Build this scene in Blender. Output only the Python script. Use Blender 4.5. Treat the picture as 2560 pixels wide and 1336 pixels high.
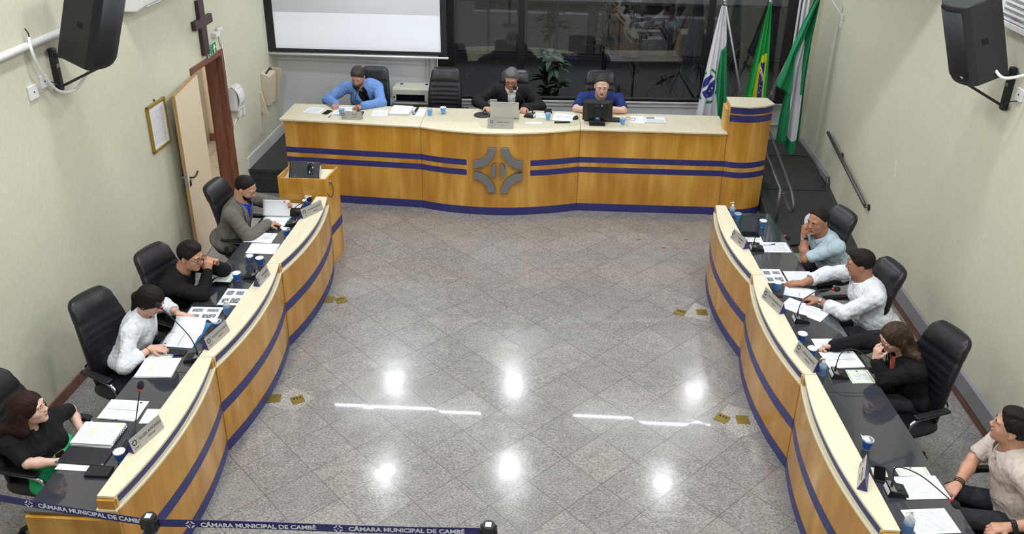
import bpy, bmesh, math, random
import numpy as np
from mathutils import Vector, Matrix, Euler
random.seed(7); np.random.seed(7)
PI = math.pi
for o in list(bpy.data.objects): bpy.data.objects.remove(o)
sc = bpy.context.scene
COL = sc.collection

# ---------------------------------------------------------------- camera
cam_d = bpy.data.cameras.new('camera'); cam = bpy.data.objects.new('camera', cam_d); COL.objects.link(cam)
cam_d.sensor_width = 36.0; cam_d.lens = 2183.04/2560*36.0
cam_d.shift_y = -(668-533.41)/2560
cam_d.clip_start = .05; cam_d.clip_end = 200
_r = ((0.99864185, 0.05013843, 0.0141629), (0.03427715, -0.42754955, -0.90334183), (-0.0392368, 0.90260042, -0.42868747))
cam.matrix_world = Matrix(((_r[0][0], -_r[1][0], -_r[2][0], 0), (_r[0][1], -_r[1][1], -_r[2][1], 0), (_r[0][2], -_r[1][2], -_r[2][2], 4.784), (0, 0, 0, 1)))
sc.camera = cam

# ---------------------------------------------------------------- world and exposure
w = bpy.data.worlds.new('night'); sc.world = w; w.use_nodes = True
w.node_tree.nodes['Background'].inputs[0].default_value = (.055, .06, .07, 1)
w.node_tree.nodes['Background'].inputs[1].default_value = 1.0
sc.view_settings.view_transform = 'Standard'; sc.view_settings.look = 'None'
sc.view_settings.gamma = 1; sc.view_settings.use_curve_mapping = False
sc.view_settings.exposure = 0.55
sc.cycles.max_bounces = 5; sc.cycles.diffuse_bounces = 3; sc.cycles.glossy_bounces = 3
sc.cycles.transmission_bounces = 3; sc.cycles.transparent_max_bounces = 6
sc.cycles.caustics_reflective = False; sc.cycles.caustics_refractive = False
sc.cycles.sample_clamp_indirect = 4.0
sc.cycles.use_denoising = True

# ---------------------------------------------------------------- materials
def mat(name, col, rough=.5, metal=0, spec=.5, coat=0, trans=0, emit=None, es=0, alpha=1):
    m = bpy.data.materials.new(name); m.use_nodes = True
    b = m.node_tree.nodes['Principled BSDF']
    b.inputs['Base Color'].default_value = (*col, 1); b.inputs['Roughness'].default_value = rough
    b.inputs['Metallic'].default_value = metal; b.inputs['Specular IOR Level'].default_value = spec
    b.inputs['Coat Weight'].default_value = coat; b.inputs['Coat Roughness'].default_value = .06
    b.inputs['Transmission Weight'].default_value = trans; b.inputs['Alpha'].default_value = alpha
    if emit: b.inputs['Emission Color'].default_value = (*emit, 1); b.inputs['Emission Strength'].default_value = es
    return m
class NT:
    def __init__(s, m): s.m = m; s.t = m.node_tree; s.b = s.t.nodes['Principled BSDF']
    def n(s, typ, **k):
        x = s.t.nodes.new(typ)
        for a, v in k.items():
            if a.startswith('i_'): x.inputs[a[2:].replace('_', ' ')].default_value = v
            else: setattr(x, a, v)
        return x
    def l(s, a, b): s.t.links.new(a, b)
    def coord(s, kind='Object', scale=(1, 1, 1), rot=(0, 0, 0)):
        c = s.n('ShaderNodeTexCoord'); mp = s.n('ShaderNodeMapping'); mp.inputs['Scale'].default_value = scale; mp.inputs['Rotation'].default_value = rot
        s.l(c.outputs[kind], mp.inputs[0]); return mp.outputs[0]
    def noise(s, vec, scale=5, detail=4, rough=.5, dist=0):
        x = s.n('ShaderNodeTexNoise'); x.inputs['Scale'].default_value = scale; x.inputs['Detail'].default_value = detail
        x.inputs['Roughness'].default_value = rough; x.inputs['Distortion'].default_value = dist
        s.l(vec, x.inputs['Vector']); return x.outputs['Fac']
    def ramp(s, fac, stops):
        x = s.n('ShaderNodeValToRGB'); e = x.color_ramp.elements
        while len(e) < len(stops): e.new(.5)
        for k, (p, c) in enumerate(stops): e[k].position = p; e[k].color = (*c, 1)
        s.l(fac, x.inputs[0]); return x.outputs[0]
    def math(s, op, a, b=None, c=None):
        x = s.n('ShaderNodeMath', operation=op)
        for k, v in enumerate((a, b, c)):
            if v is None: continue
            if isinstance(v, (int, float)): x.inputs[k].default_value = v
            else: s.l(v, x.inputs[k])
        return x.outputs[0]
    def mix(s, f, a, b, mode='MIX'):
        x = s.n('ShaderNodeMix', data_type='RGBA', blend_type=mode)
        for k, v in ((0, f), (6, a), (7, b)):
            if isinstance(v, (int, float)): x.inputs[k].default_value = v
            elif isinstance(v, tuple): x.inputs[k].default_value = (*v, 1)
            else: s.l(v, x.inputs[k])
        return x.outputs[2]
    def bump(s, h, strength=.3, dist=.01):
        x = s.n('ShaderNodeBump'); x.inputs['Strength'].default_value = strength; x.inputs['Distance'].default_value = dist
        s.l(h, x.inputs['Height']); s.l(x.outputs[0], s.b.inputs['Normal'])
    def col(s, c): s.l(c, s.b.inputs['Base Color'])
M = {}
def hexc(h):
    c = [int(h[i:i+2], 16)/255 for i in (0, 2, 4)]
    return tuple(x/12.92 if x <= .04045 else ((x+.055)/1.055)**2.4 for x in c)
def simple(name, h, rough=.5, **k): M[name] = mat(name, hexc(h), rough, **k); return M[name]
simple('blue_laminate', '2e2f6e', .38); simple('cream_laminate', 'e6dcbc', .35); simple('cream_edge', 'c9ab78', .4)
simple('black_plastic', '17181b', .42); simple('dark_plastic', '26282c', .5); simple('chrome', 'b9bcc2', .16, metal=1)
simple('silver', 'a9abb0', .38, metal=.85); simple('brushed', '9a9ca2', .34, metal=.9); simple('white_plastic', 'e6e6e6', .4)
simple('paper', 'edeef2', .75); simple('white_trim', 'd6d5d3', .5); simple('cabinet_beige', 'd9d6c8', .45); simple('box_beige', 'dccdb4', .55)
simple('foam', '16151a', .95); simple('red', 'c0202a', .4); simple('blue_plastic', '2a2fb0', .35); simple('cup_blue', '2a5fb4', .4)
simple('cup_lightblue', '5aa7e6', .4); simple('cup_white', 'e9edf4', .35); simple('foil', 'dfe2ee', .45); simple('clear', 'cfe0ee', .15)
simple('door_cream', 'e6d6ba', .4); simple('door_edge', 'b08a58', .5); simple('jamb', '6e3b27', .45); simple('brass', '867636', .4, metal=.7)
simple('hole', '0b0907', .9); simple('sign_green', '14704a', .5); simple('sign_lit', 'd9f2d0', .5); simple('frame_gold', 'a8893a', .4, metal=.4)
simple('phone_glass', '0d0e12', .08); simple('steel_grey', '5d5a5c', .42, metal=.7); simple('kerb_grey', '8b8a90', .45); simple('rail_paint', '4a4a4c', .5)
simple('dark_frame', '141518', .4); simple('ext_wall', '4b4c4d', .8); simple('ext_panel', 'cfcdca', .7); simple('ext_reflected_brown', '86633f', .7)
simple('leaf', '18301a', .6, spec=.2); simple('leaf_dark', '171c18', .8, spec=.1); simple('ceiling', 'e8e8e6', .85); simple('screen_black', '1a1b1f', .7)
simple('lens_dark', '101218', .1); simple('gold', 'c59a4a', .25, metal=1); simple('text_black', '1c1c20', .6); simple('text_white', 'e4e6f0', .5)
simple('text_grey', '77797f', .6); simple('flag_green', '1f8a5a', .75); simple('flag_brgreen', '1c9a48', .75); simple('flag_yellow', 'e2e02a', .7)
simple('flag_white', 'e2e2ec', .8); simple('flag_blue', '2a2c8c', .7); simple('sheet_blue', '3a8ac0', .6); simple('wallpaint_white', 'e2e3e6', .7)
simple('monitor_black', '1a1a1c', .35); simple('sticker', 'c8d4cc', .6); simple('sticker_blue', '4a8ad0', .5); simple('laptop_silver', 'c9cac6', .35, metal=.3)
simple('wallet', '141417', .55); simple('folder_black', '1d1d24', .6); simple('card', 'd9d2b8', .6); simple('eye_white', 'c9bfb8', .4); simple('iris', '241610', .15)
simple('mouthdark', '7a3a34', .6); simple('brow', '1f1512', .9); simple('belt', '1f5ad0', .5); simple('bracelet', '2a1c18', .7)
simple('highlighter', 'd9ec6a', .7); simple('pen_clear', 'c9ccd6', .2); simple('fabric_cap', '2a2a2a', .9); simple('beige_shelf', 'c89a50', .5)
simple('lanyard', '1f9a4a', .6); simple('rope_grey', 'b5b0aa', .6); simple('sole', '101010', .7); simple('gel', 'b9cfe4', .12)
M['clear'].node_tree.nodes['Principled BSDF'].inputs['Alpha'].default_value = .45
M['gel'].node_tree.nodes['Principled BSDF'].inputs['Alpha'].default_value = .6
def lamp(name, c, s): M[name] = mat(name, (0, 0, 0), .5, emit=c, es=s)
lamp('lamp_disc', (.93, .97, 1), 110); lamp('lamp_tube', (.93, .97, 1), 42); lamp('led_blue', (.2, .5, 1), 3)

m = mat('veneer', (1, 1, 1), .26, coat=.25); M['veneer'] = m; t = NT(m)
v = t.coord('Object', (1, 1, .16)); f1 = t.noise(v, 5.5, 2, .5, .3); v2 = t.coord('Object', (1, 1, .05)); f2 = t.noise(v2, 42, 3, .6)
c = t.ramp(f1, [(.3, hexc('ae7828')), (.5, hexc('c08a34')), (.68, hexc('d2a24c'))])
c2 = t.ramp(f2, [(.25, (.82, .80, .76)), (.75, (1.1, 1.1, 1.1))]); t.col(t.mix(.8, c, c2, 'MULTIPLY'))
m = mat('veneer_light', (1, 1, 1), .4); M['veneer_light'] = m; t = NT(m)
f = t.noise(t.coord('Object', (1, 1, .2)), 12, 3); t.col(t.ramp(f, [(.3, hexc('c79b4e')), (.7, hexc('d8b06a'))]))
m = mat('cream_wood', (1, 1, 1), .33, coat=.1); M['cream_wood'] = m; t = NT(m)
f = t.noise(t.coord('Object', (6, .8, 6), (0, 0, 0)), 6, 4, .6); t.col(t.ramp(f, [(.3, hexc('dacfb2')), (.7, hexc('e3dbc4'))]))
# plastered walls: vertical combed render
m = mat('plaster', (1, 1, 1), .85, spec=.2); M['plaster'] = m; t = NT(m)
v = t.coord('Object', (1, 1, .22)); f = t.noise(v, 85, 5, .7, .8); g = t.noise(t.coord('Object'), 1.3, 3)
c = t.ramp(f, [(.3, hexc('cbc8b4')), (.55, hexc('d6d3c0')), (.75, hexc('dddacb'))])
t.col(t.mix(.35, c, t.ramp(g, [(.3, (.88, .88, .86)), (.7, (1.05, 1.05, 1.05))]), 'MULTIPLY')); t.bump(f, .2, .006)
# granite floor with diagonal joints
m = mat('granite', (1, 1, 1), .17, spec=.5, coat=.35); M['granite'] = m; t = NT(m)
m.node_tree.nodes['Principled BSDF'].inputs['Coat Roughness'].default_value = .035
tc = t.n('ShaderNodeTexCoord'); sep = t.n('ShaderNodeSeparateXYZ'); t.l(tc.outputs['Object'], sep.inputs[0])
S_ = .4; ox, oy = -5.12006537*S_, 18.03836258*S_
X = t.math('SUBTRACT', sep.outputs[0], ox); Y = t.math('SUBTRACT', sep.outputs[1], oy)
ga = t.math('MULTIPLY', t.math('ADD', X, Y), .70710678/S_); gb = t.math('MULTIPLY', t.math('SUBTRACT', X, Y), .70710678/S_)
cmb = t.n('ShaderNodeCombineXYZ'); t.l(t.math('FLOOR', ga), cmb.inputs[0]); t.l(t.math('FLOOR', gb), cmb.inputs[1])
wn = t.n('ShaderNodeTexWhiteNoise', noise_dimensions='3D'); t.l(cmb.outputs[0], wn.inputs['Vector'])
off = t.n('ShaderNodeVectorMath', operation='MULTIPLY_ADD'); t.l(wn.outputs['Color'], off.inputs[0]); off.inputs[1].default_value = (7, 7, 7); t.l(tc.outputs['Object'], off.inputs[2])
mp = t.n('ShaderNodeMapping'); mp.inputs['Scale'].default_value = (1, 1.7, 1); mp.inputs['Rotation'].default_value = (0, 0, .5); t.l(off.outputs[0], mp.inputs[0])
n1 = t.noise(mp.outputs[0], 62, 6, .72, .4); n2 = t.noise(mp.outputs[0], 7, 3, .5)
c = t.ramp(n1, [(.34, hexc('545254')), (.47, hexc('868382')), (.56, hexc('9d9a97')), (.7, hexc('bbb8b3'))])
tile = t.ramp(wn.outputs['Value'], [(0, (.88, .88, .90)), (.8, (1.0, 1.0, 1.01)), (1, (1.06, 1.05, 1.03))])
c = t.mix(.9, c, tile, 'MULTIPLY'); c = t.mix(.5, c, t.ramp(n2, [(.35, (.82, .81, .8)), (.65, (1.12, 1.1, 1.06))]), 'MULTIPLY')
def joint(g):
    fr = t.math('FRACT', g); d = t.math('MINIMUM', fr, t.math('SUBTRACT', 1, fr)); return t.math('LESS_THAN', d, .0068)
j = t.math('MAXIMUM', joint(ga), joint(gb)); t.col(t.mix(j, c, hexc('625e5b')))
t.l(t.math('ADD', t.math('MULTIPLY', n2, .16), .09), t.b.inputs['Roughness'])
# each slab is laid at a very slightly different tilt
nrm = t.n('ShaderNodeVectorMath', operation='SUBTRACT'); t.l(wn.outputs['Color'], nrm.inputs[0]); nrm.inputs[1].default_value = (.5, .5, .5)
mul = t.n('ShaderNodeVectorMath', operation='MULTIPLY'); t.l(nrm.outputs[0], mul.inputs[0]); mul.inputs[1].default_value = (.007, .007, 0)
ad = t.n('ShaderNodeVectorMath', operation='ADD'); t.l(mul.outputs[0], ad.inputs[0]); ad.inputs[1].default_value = (0, 0, 1)
nz = t.n('ShaderNodeVectorMath', operation='NORMALIZE'); t.l(ad.outputs[0], nz.inputs[0])
t.l(nz.outputs[0], t.b.inputs['Normal']); t.l(nz.outputs[0], t.b.inputs['Coat Normal'])
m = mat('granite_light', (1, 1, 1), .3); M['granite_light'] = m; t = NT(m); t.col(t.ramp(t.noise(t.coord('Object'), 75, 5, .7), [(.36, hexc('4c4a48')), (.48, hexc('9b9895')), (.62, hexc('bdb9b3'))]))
# black glass worktops
m = mat('black_glass', hexc('373a41'), .08, spec=.6, coat=1); M['black_glass'] = m
m.node_tree.nodes['Principled BSDF'].inputs['Coat Roughness'].default_value = .015
# leather
m = mat('leather', hexc('1b1c21'), .34, spec=.35); M['leather'] = m; t = NT(m); t.bump(t.noise(t.coord('Object'), 260, 2), .12, .002)
# dark ribbed rubber / slate of the dais
m = mat('dais', (1, 1, 1), .33); M['dais'] = m; t = NT(m); f = t.noise(t.coord('Object', (1, 12, 1)), 9, 3); t.col(t.ramp(f, [(.3, hexc('26272a')), (.7, hexc('35363a'))]))
m = mat('tread_plate', (1, 1, 1), .45, metal=.3); M['tread_plate'] = m; t = NT(m)
vo = t.n('ShaderNodeTexVoronoi'); vo.inputs['Scale'].default_value = 28; t.l(t.coord('Object'), vo.inputs['Vector'])
t.col(t.ramp(vo.outputs['Distance'], [(.1, hexc('4e4b4a')), (.5, hexc('3a3939'))])); t.bump(vo.outputs['Distance'], .5, .006)
m = mat('jamb_wood', (1, 1, 1), .4); M['jamb_wood'] = m; t = NT(m); f = t.noise(t.coord('Object', (4, 4, .5)), 9, 4); t.col(t.ramp(f, [(.3, hexc('683f2f')), (.7, hexc('875642'))]))
m = mat('screen_cloth', hexc('dfe3ea'), .9, spec=.1); M['screen_cloth'] = m
m = mat('tile_hall', (1, 1, 1), .4); M['tile_hall'] = m; t = NT(m)
br = t.n('ShaderNodeTexBrick'); br.offset = 0; br.inputs['Scale'].default_value = 1; br.inputs['Brick Width'].default_value = .45; br.inputs['Row Height'].default_value = .45
br.inputs['Mortar Size'].default_value = .006; br.inputs['Color1'].default_value = (*hexc('a39a8c'), 1); br.inputs['Color2'].default_value = (*hexc('aba294'), 1); br.inputs['Mortar'].default_value = (*hexc('7a6c5c'), 1)
t.l(t.coord('Object'), br.inputs['Vector']); t.col(br.outputs[0])
# window glass: clear sheet with a mirror film
m = bpy.data.materials.new('pane_glass'); m.use_nodes = True; M['pane_glass'] = m; nt = m.node_tree; nt.nodes.clear()
o_ = nt.nodes.new('ShaderNodeOutputMaterial'); tr = nt.nodes.new('ShaderNodeBsdfTransparent'); gl = nt.nodes.new('ShaderNodeBsdfGlossy'); mx = nt.nodes.new('ShaderNodeMixShader'); fr = nt.nodes.new('ShaderNodeFresnel')
tr.inputs[0].default_value = (.72, .73, .74, 1); gl.inputs[0].default_value = (1, 1, 1, 1); gl.inputs['Roughness'].default_value = .012; fr.inputs[0].default_value = 1.62
nt.links.new(fr.outputs[0], mx.inputs[0]); nt.links.new(tr.outputs[0], mx.inputs[1]); nt.links.new(gl.outputs[0], mx.inputs[2]); nt.links.new(mx.outputs[0], o_.inputs[0])
# printed pages, drawn in the sheet's own UV
def page(name, kind):
    m = mat(name, (1, 1, 1), .75, spec=.3); M[name] = m; t = NT(m)
    tc = t.n('ShaderNodeTexCoord'); sp = t.n('ShaderNodeSeparateXYZ'); t.l(tc.outputs['UV'], sp.inputs[0]); u, v = sp.outputs[0], sp.outputs[1]
    inside = lambda a, lo, hi: t.math('MULTIPLY', t.math('GREATER_THAN', a, lo), t.math('LESS_THAN', a, hi))
    rect = lambda a, b, c_, d: t.math('MULTIPLY', inside(u, a, b), inside(v, c_, d))
    base = hexc('ebecf1'); nz = t.noise(t.coord('UV', (26, 70, 1)), 1, 1); row = t.math('FRACT', t.math('MULTIPLY', v, 30))
    txt = t.math('MULTIPLY', t.math('LESS_THAN', row, .42), t.math('GREATER_THAN', nz, .45))
    if kind == 'text':
        c = t.mix(t.math('MULTIPLY', txt, rect(.12, .88, .1, .9)), base, hexc('aeafb7'))
    elif kind == 'form':
        c = t.mix(t.math('MULTIPLY', txt, t.math('MAXIMUM', rect(.12, .46, .15, .8), rect(.54, .86, .3, .9))), base, hexc('b9bac2'))
        c = t.mix(rect(.08, .92, .48, .5), c, hexc('8a8b92')); c = t.mix(rect(.8, .86, .88, .94), c, hexc('30343a'))
    elif kind == 'photos':
        ph = t.math('MAXIMUM', t.math('MAXIMUM', rect(.1, .42, .6, .85), rect(.55, .9, .62, .85)), t.math('MAXIMUM', rect(.1, .4, .12, .4), rect(.5, .9, .12, .42)))
        c = t.mix(ph, base, t.ramp(t.noise(t.coord('UV'), 14, 3), [(.35, hexc('2c2e33')), (.65, hexc('b9bac0'))]))
    elif kind == 'cert':
        c = t.mix(t.math('SUBTRACT', rect(.05, .95, .05, .95), rect(.10, .90, .10, .90)), hexc('e6ebe4'), hexc('a9c79a')); c = t.mix(t.math('MULTIPLY', txt, rect(.2, .8, .2, .75)), c, hexc('8f9690'))
        c = t.mix(rect(.46, .54, .84, .95), c, hexc('2b4a2c'))
    elif kind == 'high':
        c = t.mix(t.math('MULTIPLY', txt, rect(.12, .88, .1, .9)), base, hexc('bcbdc5')); c = t.mix(t.math('MAXIMUM', rect(.3, .36, .35, .7), rect(.82, .94, .85, .96)), c, hexc('e2efa8'))
    elif kind == 'news':
        c = t.mix(t.math('MULTIPLY', txt, rect(.05, .95, .05, .5)), base, hexc('8c8d96'))
        c = t.mix(rect(.08, .5, .6, .9), c, t.ramp(t.noise(t.coord('UV'), 18, 3), [(.35, hexc('3b3d36')), (.65, hexc('b5b7a6'))]))
    t.col(c)
for k in ('text', 'form', 'photos', 'cert', 'high', 'news'): page('page_'+k, k)
def cloth(name, h, rough=.85, sc_=160, st=.15, v=.05):
    m = mat(name, (1, 1, 1), rough, spec=.25); M[name] = m; t = NT(m); c = hexc(h); f = t.noise(t.coord('Object'), sc_, 2)
    t.col(t.ramp(f, [(.3, tuple(x*(1-v) for x in c)), (.7, tuple(min(1, x*(1+v)) for x in c))])); w_ = t.noise(t.coord('Object', (1, 1, .7)), 11, 2, .45, 1.6); t.bump(w_, .55, .03)
for n_, h_ in (('cloth_bluesuit', '6d90cc'), ('cloth_black', '131316'), ('cloth_white', 'dcdfe6'), ('cloth_navy', '22356e'), ('cloth_grey', '6b6862'), ('cloth_royal', '2038b0'),
               ('cloth_lightblue', 'b2c4d0'), ('cloth_beige', 'c3b6ae'), ('cloth_green', '2aa36a'), ('cloth_jeans', '3a4252'), ('cloth_trouser', '2c2c32'), ('cloth_redtrim', 'c0402a'),
               ('cloth_mesh', '1a1a1c'), ('cloth_pinktop', 'cfc0b4'), ('cloth_charcoal', '1d1d20'), ('cloth_pink', 'cf6a5a'), ('cloth_navydark', '1a2138')): cloth(n_, h_)
def skinm(name, h):
    m = mat(name, hexc(h), .48, spec=.4); M[name] = m; t = NT(m); f = t.noise(t.coord('Object'), 26, 3); c = hexc(h)
    t.col(t.ramp(f, [(.3, (c[0]*.94, c[1]*.88, c[2]*.86)), (.7, (min(1, c[0]*1.06), c[1]*1.06, c[2]*1.06))]))
    m.node_tree.nodes['Principled BSDF'].inputs['Subsurface Weight'].default_value = 0
for n_, h_ in (('skin_fair', 'd6ab98'), ('skin_mid', 'bf9079'), ('skin_tan', 'a87860'), ('skin_pale', 'd9b3a3'), ('lip', 'a86a62')): skinm(n_, h_)
def hairm(name, h):
    m = mat(name, hexc(h), .62, spec=.22); M[name] = m; t = NT(m); f = t.noise(t.coord('Object', (1, 1, .3)), 150, 3); c = hexc(h)
    t.col(t.ramp(f, [(.3, tuple(x*.6 for x in c)), (.7, tuple(x*1.5 for x in c))])); t.bump(f, .6, .006)
for n_, h_ in (('hair_black', '17120f'), ('hair_grey', '5e5f60'), ('hair_darkgrey', '38332f'), ('hair_brown', '2b1d17'), ('hair_red', '25120f'), ('hair_highlight', '5a452e'), ('beard_grey', '6a5a52')): hairm(n_, h_)

m = mat('hair_streaked', (1, 1, 1), .55, spec=.25); M['hair_streaked'] = m; t = NT(m); f = t.noise(t.coord('Object', (1, 1, .12)), 46, 3, .6); t.col(t.ramp(f, [(.36, hexc('2a1e18')), (.54, hexc('38291f')), (.70, hexc('53402c'))])); t.bump(t.noise(t.coord('Object', (1, 1, .2)), 150, 3), .6, .006)
# ---------------------------------------------------------------- mesh helpers
class MB:
    def __init__(s): s.v = []; s.f = []; s.mi = []; s.uv = {}
    def add(s, vs, fs, mi=0, uvs=None, T=None):
        b = len(s.v)
        for p in vs: s.v.append(tuple(T @ Vector(p)) if T is not None else tuple(p))
        for k, f in enumerate(fs):
            if uvs is not None: s.uv[len(s.f)] = uvs[k]
            s.f.append(tuple(b+i for i in f)); s.mi.append(mi if isinstance(mi, int) else mi[k])
        return s
    def box(s, a, b, mi=0, T=None):
        x0, y0, z0 = a; x1, y1, z1 = b
        vs = [(x, y, z) for z in (z0, z1) for y in (y0, y1) for x in (x0, x1)]
        return s.add(vs, [(0, 2, 3, 1), (4, 5, 7, 6), (0, 1, 5, 4), (2, 6, 7, 3), (0, 4, 6, 2), (1, 3, 7, 5)], mi, None, T)
    def prism(s, poly, z0, z1, mi=0, T=None):       # poly CCW in xy
        n = len(poly); vs = [(x, y, z0) for x, y in poly]+[(x, y, z1) for x, y in poly]
        return s.add(vs, [tuple(range(n))[::-1], tuple(range(n, 2*n))]+[(i, (i+1) % n, n+(i+1) % n, n+i) for i in range(n)], mi, None, T)
    def tube(s, pts, r, n=8, mi=0, caps=True, T=None):
        pts = [Vector(p) for p in pts]; rs = r if hasattr(r, '__len__') else [r]*len(pts); vs = []; fs = []
        up = Vector((0, 0, 1))
        for i, p in enumerate(pts):
            d = (pts[min(i+1, len(pts)-1)]-pts[max(i-1, 0)]).normalized()
            if i == 0:
                a = d.cross(up if abs(d.z) < .95 else Vector((1, 0, 0))).normalized()
            else: a = (a-d*a.dot(d)).normalized()
            b = d.cross(a)
            for k in range(n):
                t_ = 2*PI*k/n; vs.append(p+(a*math.cos(t_)+b*math.sin(t_))*rs[i])
        for i in range(len(pts)-1):
            for k in range(n): fs.append((i*n+k, (i+1)*n+k, (i+1)*n+(k+1) % n, i*n+(k+1) % n))
        if caps: fs.append(tuple(range(n))); fs.append(tuple(range((len(pts)-1)*n, len(pts)*n))[::-1])
        return s.add(vs, fs, mi, None, T)
    def lathe(s, prof, c=(0, 0, 0), n=24, mi=0, T=None):
        vs = []; fs = []
        for r, z in prof:
            for k in range(n): vs.append((c[0]+r*math.cos(2*PI*k/n), c[1]+r*math.sin(2*PI*k/n), c[2]+z))
        for i in range(len(prof)-1):
            for k in range(n): fs.append((i*n+k, i*n+(k+1) % n, (i+1)*n+(k+1) % n, (i+1)*n+k))
        return s.add(vs, fs, mi, None, T)
    def grid(s, fn, nu, nv, mi=None, uv=False, T=None, flip=False):
        vs = [fn(i/nu, j/nv) for j in range(nv+1) for i in range(nu+1)]; fs = []; ms = []; us = []
        for j in range(nv):
            for i in range(nu):
                a = j*(nu+1)+i; q = (a, a+1, a+nu+2, a+nu+1); fs.append(q[::-1] if flip else q)
                ms.append(mi((i+.5)/nu, (j+.5)/nv) if callable(mi) else (mi or 0))
                u4 = [(i/nu, j/nv), ((i+1)/nu, j/nv), ((i+1)/nu, (j+1)/nv), (i/nu, (j+1)/nv)]; us.append(u4[::-1] if flip else u4)
        return s.add(vs, fs, ms, us if uv else None, T)
    def sphere(s, c, r, n=12, mi=0, T=None):
        r = r if hasattr(r, '__len__') else (r, r, r); m_ = n//2+1; vs = [(c[0], c[1], c[2]-r[2])]; fs = []
        for j in range(1, m_):
            ph = -PI/2+PI*j/m_
            for k in range(n): vs.append((c[0]+r[0]*math.cos(ph)*math.cos(2*PI*k/n), c[1]+r[1]*math.cos(ph)*math.sin(2*PI*k/n), c[2]+r[2]*math.sin(ph)))
        vs.append((c[0], c[1], c[2]+r[2])); L = len(vs)-1
        for k in range(n): fs.append((0, 1+(k+1) % n, 1+k)); fs.append((L, L-n+k, L-n+(k+1) % n))
        for j in range(m_-2):
            for k in range(n): a = 1+j*n; fs.append((a+k, a+(k+1) % n, a+n+(k+1) % n, a+n+k))
        return s.add(vs, fs, mi, None, T)
def wloc(o):
    l = Vector((0, 0, 0))
    while o is not None: l = l+o.location; o = o.parent
    return l
def rawmesh(name, vs, fs, mats, mi=None, uv=None, smooth=False):
    me = bpy.data.meshes.new(name); me.from_pydata(vs, [], fs); me.update()
    for m_ in mats: me.materials.append(m_)
    if mi is not None and any(mi): me.polygons.foreach_set('material_index', np.array(mi, dtype=np.int32))
    if uv:
        L = me.uv_layers.new(name='UV').data
        for p in me.polygons:
            if p.index in uv:
                for k, li in enumerate(p.loop_indices): L[li].uv = uv[p.index][k]
    if smooth: me.polygons.foreach_set('use_smooth', np.ones(len(me.polygons), bool))
    me.validate(); return me
def build(name, mb, mats, parent=None, loc=None, world=False, bevel=0, smooth=False, seg=2, auto=False, solid=0, sub=0):
    mats = [M[x] if isinstance(x, str) else x for x in (mats if isinstance(mats, (list, tuple)) else [mats])]
    vs = mb.v
    if world:                                            # vertices were given in room coordinates
        off_ = wloc(parent) if parent is not None else Vector((0, 0, 0))
        if loc is not None: off_ = off_+Vector(loc)
        vs = [(x-off_.x, y-off_.y, z-off_.z) for x, y, z in vs]
    me = rawmesh(name, vs, mb.f, mats, mb.mi, mb.uv, smooth or auto)
    o = bpy.data.objects.new(name, me); COL.objects.link(o); o.parent = parent
    if loc is not None: o.location = loc
    if sub: d = o.modifiers.new('sub', 'SUBSURF'); d.levels = sub; d.render_levels = sub
    if solid: d = o.modifiers.new('solid', 'SOLIDIFY'); d.thickness = solid; d.offset = 0
    if bevel: d = o.modifiers.new('bevel', 'BEVEL'); d.width = bevel; d.segments = seg; d.limit_method = 'ANGLE'; d.angle_limit = .6
    if auto: o.data.set_sharp_from_angle(angle=.7)
    return o
def tag(o, label=None, cat=None, group=None, kind=None):
    if label: o['label'] = label
    if cat: o['category'] = cat
    if group: o['group'] = group
    if kind: o['kind'] = kind
    return o
def thing(name, label, cat, loc=(0, 0, 0), rz=0, group=None):
    o = bpy.data.objects.new(name, None); COL.objects.link(o); o.location = loc; o.rotation_euler = (0, 0, rz); o.empty_display_size = .05
    return tag(o, label, cat, group)
def copy_tree(o, parent=None):
    c_ = o.copy(); COL.objects.link(c_); c_.parent = parent
    for ch in list(o.children): copy_tree(ch, c_)
    return c_
def struct(name, mb, mats, parent=None, **k):
    o = build(name, mb, mats, parent, **k)
    if parent is None: o['kind'] = 'structure'
    return o
def text(name, s, size, mname, parent, loc, rot, ext=.0004, align='CENTER', sx=1, bold=0):
    cu = bpy.data.curves.new(name, 'FONT'); cu.body = s; cu.size = size; cu.extrude = ext; cu.align_x = align; cu.align_y = 'CENTER'; cu.offset = .0
    cu.offset = bold; tmp = bpy.data.objects.new(name, cu); me = bpy.data.meshes.new_from_object(tmp); bpy.data.objects.remove(tmp); bpy.data.curves.remove(cu); me.name = name; me.materials.clear(); me.materials.append(M[mname]); o = bpy.data.objects.new(name, me); COL.objects.link(o); o.parent = parent; o.location = loc; o.rotation_euler = rot; o.scale = (sx, 1, 1); return o
def lerp(a, b, t_): return a+(b-a)*t_
def bez(pts, n=12):
    out = []
    P = [Vector(p) for p in pts]
    for i in range(len(P)-1):
        p0 = P[max(i-1, 0)]; p1 = P[i]; p2 = P[i+1]; p3 = P[min(i+2, len(P)-1)]
        for k in range(n):
            t_ = k/n; out.append(.5*((2*p1)+(-p0+p2)*t_+(2*p0-5*p1+4*p2-p3)*t_*t_+(-p0+3*p1-3*p2+p3)*t_**3))
    out.append(P[-1]); return out
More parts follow.
